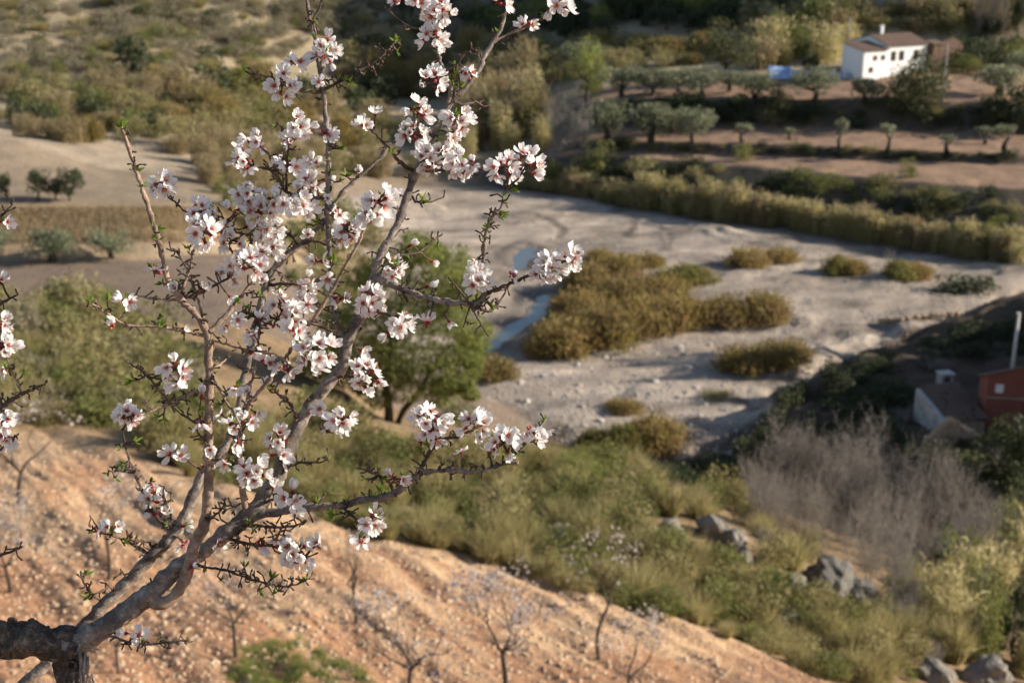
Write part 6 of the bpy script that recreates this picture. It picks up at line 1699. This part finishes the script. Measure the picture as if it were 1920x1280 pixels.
def frame_of(n, rng):
    n = unit(n); a = unit(np.cross(n, rng.normal(size=3))); b = np.cross(n, a)
    return np.array((a, b, n)).T

stalks = {almond: MB(), almond2: MB()}
nblo = 0
FLOWERS = {almond: [], almond2: []}
def blossom(p, n, tree, R_, openness, rank):
    """remember one flower: its frame and the frames of its petals"""
    A = frame_of(n, tr)
    q = p - origin[tree]
    Mx = Matrix([[*(A[i] * R_), q[i]] for i in range(3)] + [[0, 0, 0, 1]])
    pet = []
    for k in range(5):
        if tr.rand() < .03: continue
        s_ = .95 + .12 * tr.normal()
        pet.append((tr.randint(7), (tr.normal() * .12, -(openness + tr.normal() * .12), k * 2 * math.pi / 5 + tr.normal() * .07), s_))
    FLOWERS[tree].append((rank, tr.randint(4), Mx, pet))
def build_flowers(tree):
    L = sorted(FLOWERS[tree], key=lambda f: f[0])
    for _, h, Mx, pet in L[:300]:
        o = bpy.data.objects.new('blossom', HEARTS[h]); COL.objects.link(o); o.parent = tree
        o.matrix_local = Mx
        for k, e, s_ in pet:
            pe = bpy.data.objects.new('petal', PETALS[k]); COL.objects.link(pe); pe.parent = o
            pe.rotation_euler = e; pe.scale = (s_, s_ * 1.02, s_)
    rest = L[300:]
    if not rest: return
    V, F, MI, AT, n0 = [], [], [], [], 0
    def addm(me, Mx, mi, at):
        nonlocal n0
        Mn = np.array(Mx)
        co = np.array([v.co for v in me.vertices])
        V.append(co @ Mn[:3, :3].T + Mn[:3, 3])
        for p_ in me.polygons:
            F.append([i + n0 for i in p_.vertices]); MI.append(p_.material_index if mi is None else mi)
        AT.append(np.zeros(len(co)) if at is None else at)
        n0 += len(co)
    from mathutils import Euler
    pat = [np.array([d.value for d in me.attributes['base'].data]) for me in PETALS]
    for _, h, Mx, pet in rest:
        addm(HEARTS[h], Mx, None, None)
        for k, e, s_ in pet:
            addm(PETALS[k], Mx @ (Euler(e).to_matrix().to_4x4() @ Matrix.Diagonal((s_, s_ * 1.02, s_, 1))), 3, pat[k])
    me = bpy.data.meshes.new('blossoms'); me.from_pydata(np.concatenate(V).tolist(), [], F)
    for m_ in ('calyx', 'stamen', 'anther', 'petal'): me.materials.append(M[m_])
    me.polygons.foreach_set('material_index', MI)
    at = me.attributes.new('base', 'FLOAT', 'POINT'); at.data.foreach_set('value', np.concatenate(AT)); me.update()
    tag(link('blossoms', me, None, tree), None, None, None, 'stuff')

CL = """788 8 18 3|826 22 26 5|812 72 28 5|745 2 8 1|940 8 14 2|1046 10 26 4|990 48 16 2|612 94 32 6|556 116 16 3|530 160 30 5|808 153 26 5|880 140 14 2|782 206 20 3|862 228 26 4|846 258 20 3|775 250 26 4|685 236 10 2|800 300 26 4|862 308 28 5|834 284 18 3|944 314 28 6|990 306 30 6|
478 268 20 3|455 300 26 4|560 236 26 5|606 248 8 1|545 262 14 2|303 345 22 4|548 312 20 3|592 305 14 2|580 340 28 5|462 362 28 5|502 386 30 6|440 396 18 2|566 386 28 4|380 398 28 5|384 436 28 4|412 424 24 3|432 456 26 4|500 430 28 5|478 398 20 3|514 462 22 3|430 510 26 5|470 500 24 4|485 478 18 3|290 510 16 1|
650 434 28 5|690 400 28 5|714 376 18 3|628 402 18 2|598 490 14 2|735 504 24 4|570 535 22 4|524 570 24 4|548 592 20 3|576 568 18 2|614 520 12 1|640 560 18 2|694 566 32 7|748 607 24 5|801 606 8 1|594 664 38 8|570 652 18 2|540 692 14 1|500 600 14 1|470 620 14 1|514 610 18 2|556 620 18 2|684 703 32 7|708 716 12 1|500 682 16 2|640 788 26 5|614 808 8 1|
328 692 26 5|334 716 10 1|445 725 12 1|242 778 24 4|208 612 8 1|238 565 14 2|330 854 18 2|440 800 18 2|468 790 18 2|520 824 26 5|522 856 20 3|474 886 28 5|506 732 10 1|376 790 10 1|381 876 12 1|804 788 30 7|810 816 20 3|894 798 28 5|944 830 26 5|918 855 12 1|1000 810 24 4|744 897 20 2|700 980 26 4|677 1015 12 1|
545 935 24 3|290 935 20 3|300 966 18 2|285 912 10 1|344 985 10 1|343 1016 14 1|212 990 16 2|178 992 8 1|560 1036 32 7|530 1022 18 2|596 1020 12 1|488 1010 14 1|248 1190 20 2|898 524 22 4|960 518 12 1|1030 500 26 5|1014 520 16 2|1070 490 20 3|426 870 10 1|408 1016 10 1|360 1062 10 1""".replace('\n', '').split('|')
CL2 = "8 415 14 2|4 530 12 1|8 608 20 4|6 652 18 4|12 690 8 1|10 790 18 4|12 822 16 3".split('|')
leafspots = []
EXTRA = .5
for lst, tree in ((CL, almond), (CL2, almond2)):
    sel = np.array([t == tree for t in SEGT])
    for item in lst:
        cx, cy, rd, nf = (float(q) for q in item.split())
        d2 = np.hypot(SEGA[:, 0] - cx, SEGA[:, 1] - cy) - SEGA[:, 3] * .5 + np.where(sel, 0, 1e6) + np.where(SEGA[:, 3] > 9, 25, 0)
        j = np.argmin(d2)
        dist = np.hypot(SEGA[j, 0] - cx, SEGA[j, 1] - cy)
        dep = SEGA[j, 2] - .012
        B = scr(SEGA[j, 0], SEGA[j, 1], SEGA[j, 2]); Cn = scr(cx, cy, dep)
        m = stalks[tree]
        if dist > 10: m.tube(np.array([B, (B + Cn) / 2 + tr.normal(size=3) * .002, Cn]) - origin[tree], [.0022, .0018, .0015], 5)
        mu = rd / 1200 * .72
        nf = int(nf) + (tr.randint(1, 4) if nf >= 4 else 1 if nf == 3 and tr.rand() < EXTRA else 0)
        for q in range(nf):
            if nf == 1: off = tr.normal(size=3) * .003
            else:
                # spread over the ball, first ones towards the viewer and the light
                a = 2.4 * q + tr.rand() * .8
                zz = 1 - 1.5 * (q + .5) / nf + .3 * tr.normal()
                zz = max(-.9, min(1, zz)); rr_ = math.sqrt(max(0.05, 1 - zz * zz))
                off = np.array((math.cos(a) * rr_, -zz * .8, math.sin(a) * rr_)) * mu * (.8 + .25 * tr.rand())
            p = Cn + off
            n = unit(unit(off) * 1.0 + np.array((.38, -.46, .18)) + tr.normal(size=3) * .35)
            R_ = .0170 * (.82 + .32 * tr.rand())
            op = np.clip((.22 if tr.rand() < .82 else .85) + .3 * tr.normal(), -.3, 1.2)
            m.tube(np.array([Cn - off * .2, p - n * R_ * .55]) - origin[tree], [.0012, .0011], 4, cap=False)
            blossom(p, n, tree, R_, op, p[1] + .02 * q); nblo += 1
        for q in range(tr.randint(1, 4)):
            off = unit(tr.normal(size=3)) * mu * .9
            o = bpy.data.objects.new('flower_bud', BUD); COL.objects.link(o); o.parent = tree
            A = frame_of(off + np.array((0, 0, .004)), tr); s_ = .009 * (.7 + .5 * tr.rand()); pp = Cn + off * .7 - origin[tree]
            o.matrix_local = Matrix([[*(A[i] * s_), pp[i]] for i in range(3)] + [[0, 0, 0, 1]])
        if tr.rand() < .55: leafspots.append((Cn + unit(tr.normal(size=3)) * mu * .8, tr.normal(size=3) + np.array((0, -.2, .6)), tree))
# single flowers and half open ones scattered along the spurs
cand = [c for c in SPURTIPS if c[2] == almond]
for i in tr.permutation(len(cand))[:130]:
    p, d, tree = cand[i]
    q = p / (p[1] * CP - p[2] * SP)
    px, py = 960 + q[0] * FPX, 640 - (q[1] * SP + q[2] * CP) * FPX
    if not (330 < px < 900 and 140 < py < 930) or (px > 640 and py > 860): continue
    n = unit(np.asarray(d) + np.array((.3, -.45, .3)) + tr.normal(size=3) * .3)
    R_ = .0155 * (.75 + .35 * tr.rand())
    stalks[tree].tube(np.array([p - np.asarray(d) * .003, p + n * R_ * .4]) - origin[tree], [.0013, .0011], 4, cap=False)
    blossom(p + n * R_ * .9, n, tree, R_, np.clip((.3 if tr.rand() < .65 else 1.0) + .25 * tr.normal(), -.2, 1.25), p[1] + .05)
for tree, m in stalks.items():
    build_flowers(tree)
    tag(link('flower_stalks', m.mesh('flower_stalks', True), M['twig_bark'], tree), None, None, None, 'stuff')
for px, py in ((222, 240), (236, 234), (232, 330), (258, 352), (892, 420), (888, 412), (955, 432), (948, 458), (960, 372), (1030, 785), (1032, 800), (985, 838), (1002, 820), (930, 60), (945, 36), (1020, 30), (165, 570), (172, 562), (308, 600), (280, 600), (292, 545), (270, 440), (298, 450), (352, 1200), (270, 1188), (262, 1196), (576, 1086), (612, 860), (640, 900), (700, 930)):
    j = np.argmin(np.hypot(SEGA[:, 0] - px, SEGA[:, 1] - py)); leafspots.append((scr(SEGA[j, 0], SEGA[j, 1], SEGA[j, 2]), tr.normal(size=3) * .5 + np.array((0, 0, .8)), almond))
idx = tr.permutation(len(SPURTIPS))
for i in idx[:250 - len(leafspots)]: leafspots.append(SPURTIPS[i])
for p, d, tree in leafspots:
    A = frame_of(np.asarray(d) * .7 + np.array((.1, 0, .5)), tr); s_ = .0115 * (.6 + .8 * tr.rand()); q = p - origin[tree]
    o = bpy.data.objects.new('leaf_tuft', TUFTS[tr.randint(6)]); COL.objects.link(o); o.parent = tree
    o.matrix_local = Matrix([[*(A[i] * s_), q[i]] for i in range(3)] + [[0, 0, 0, 1]])
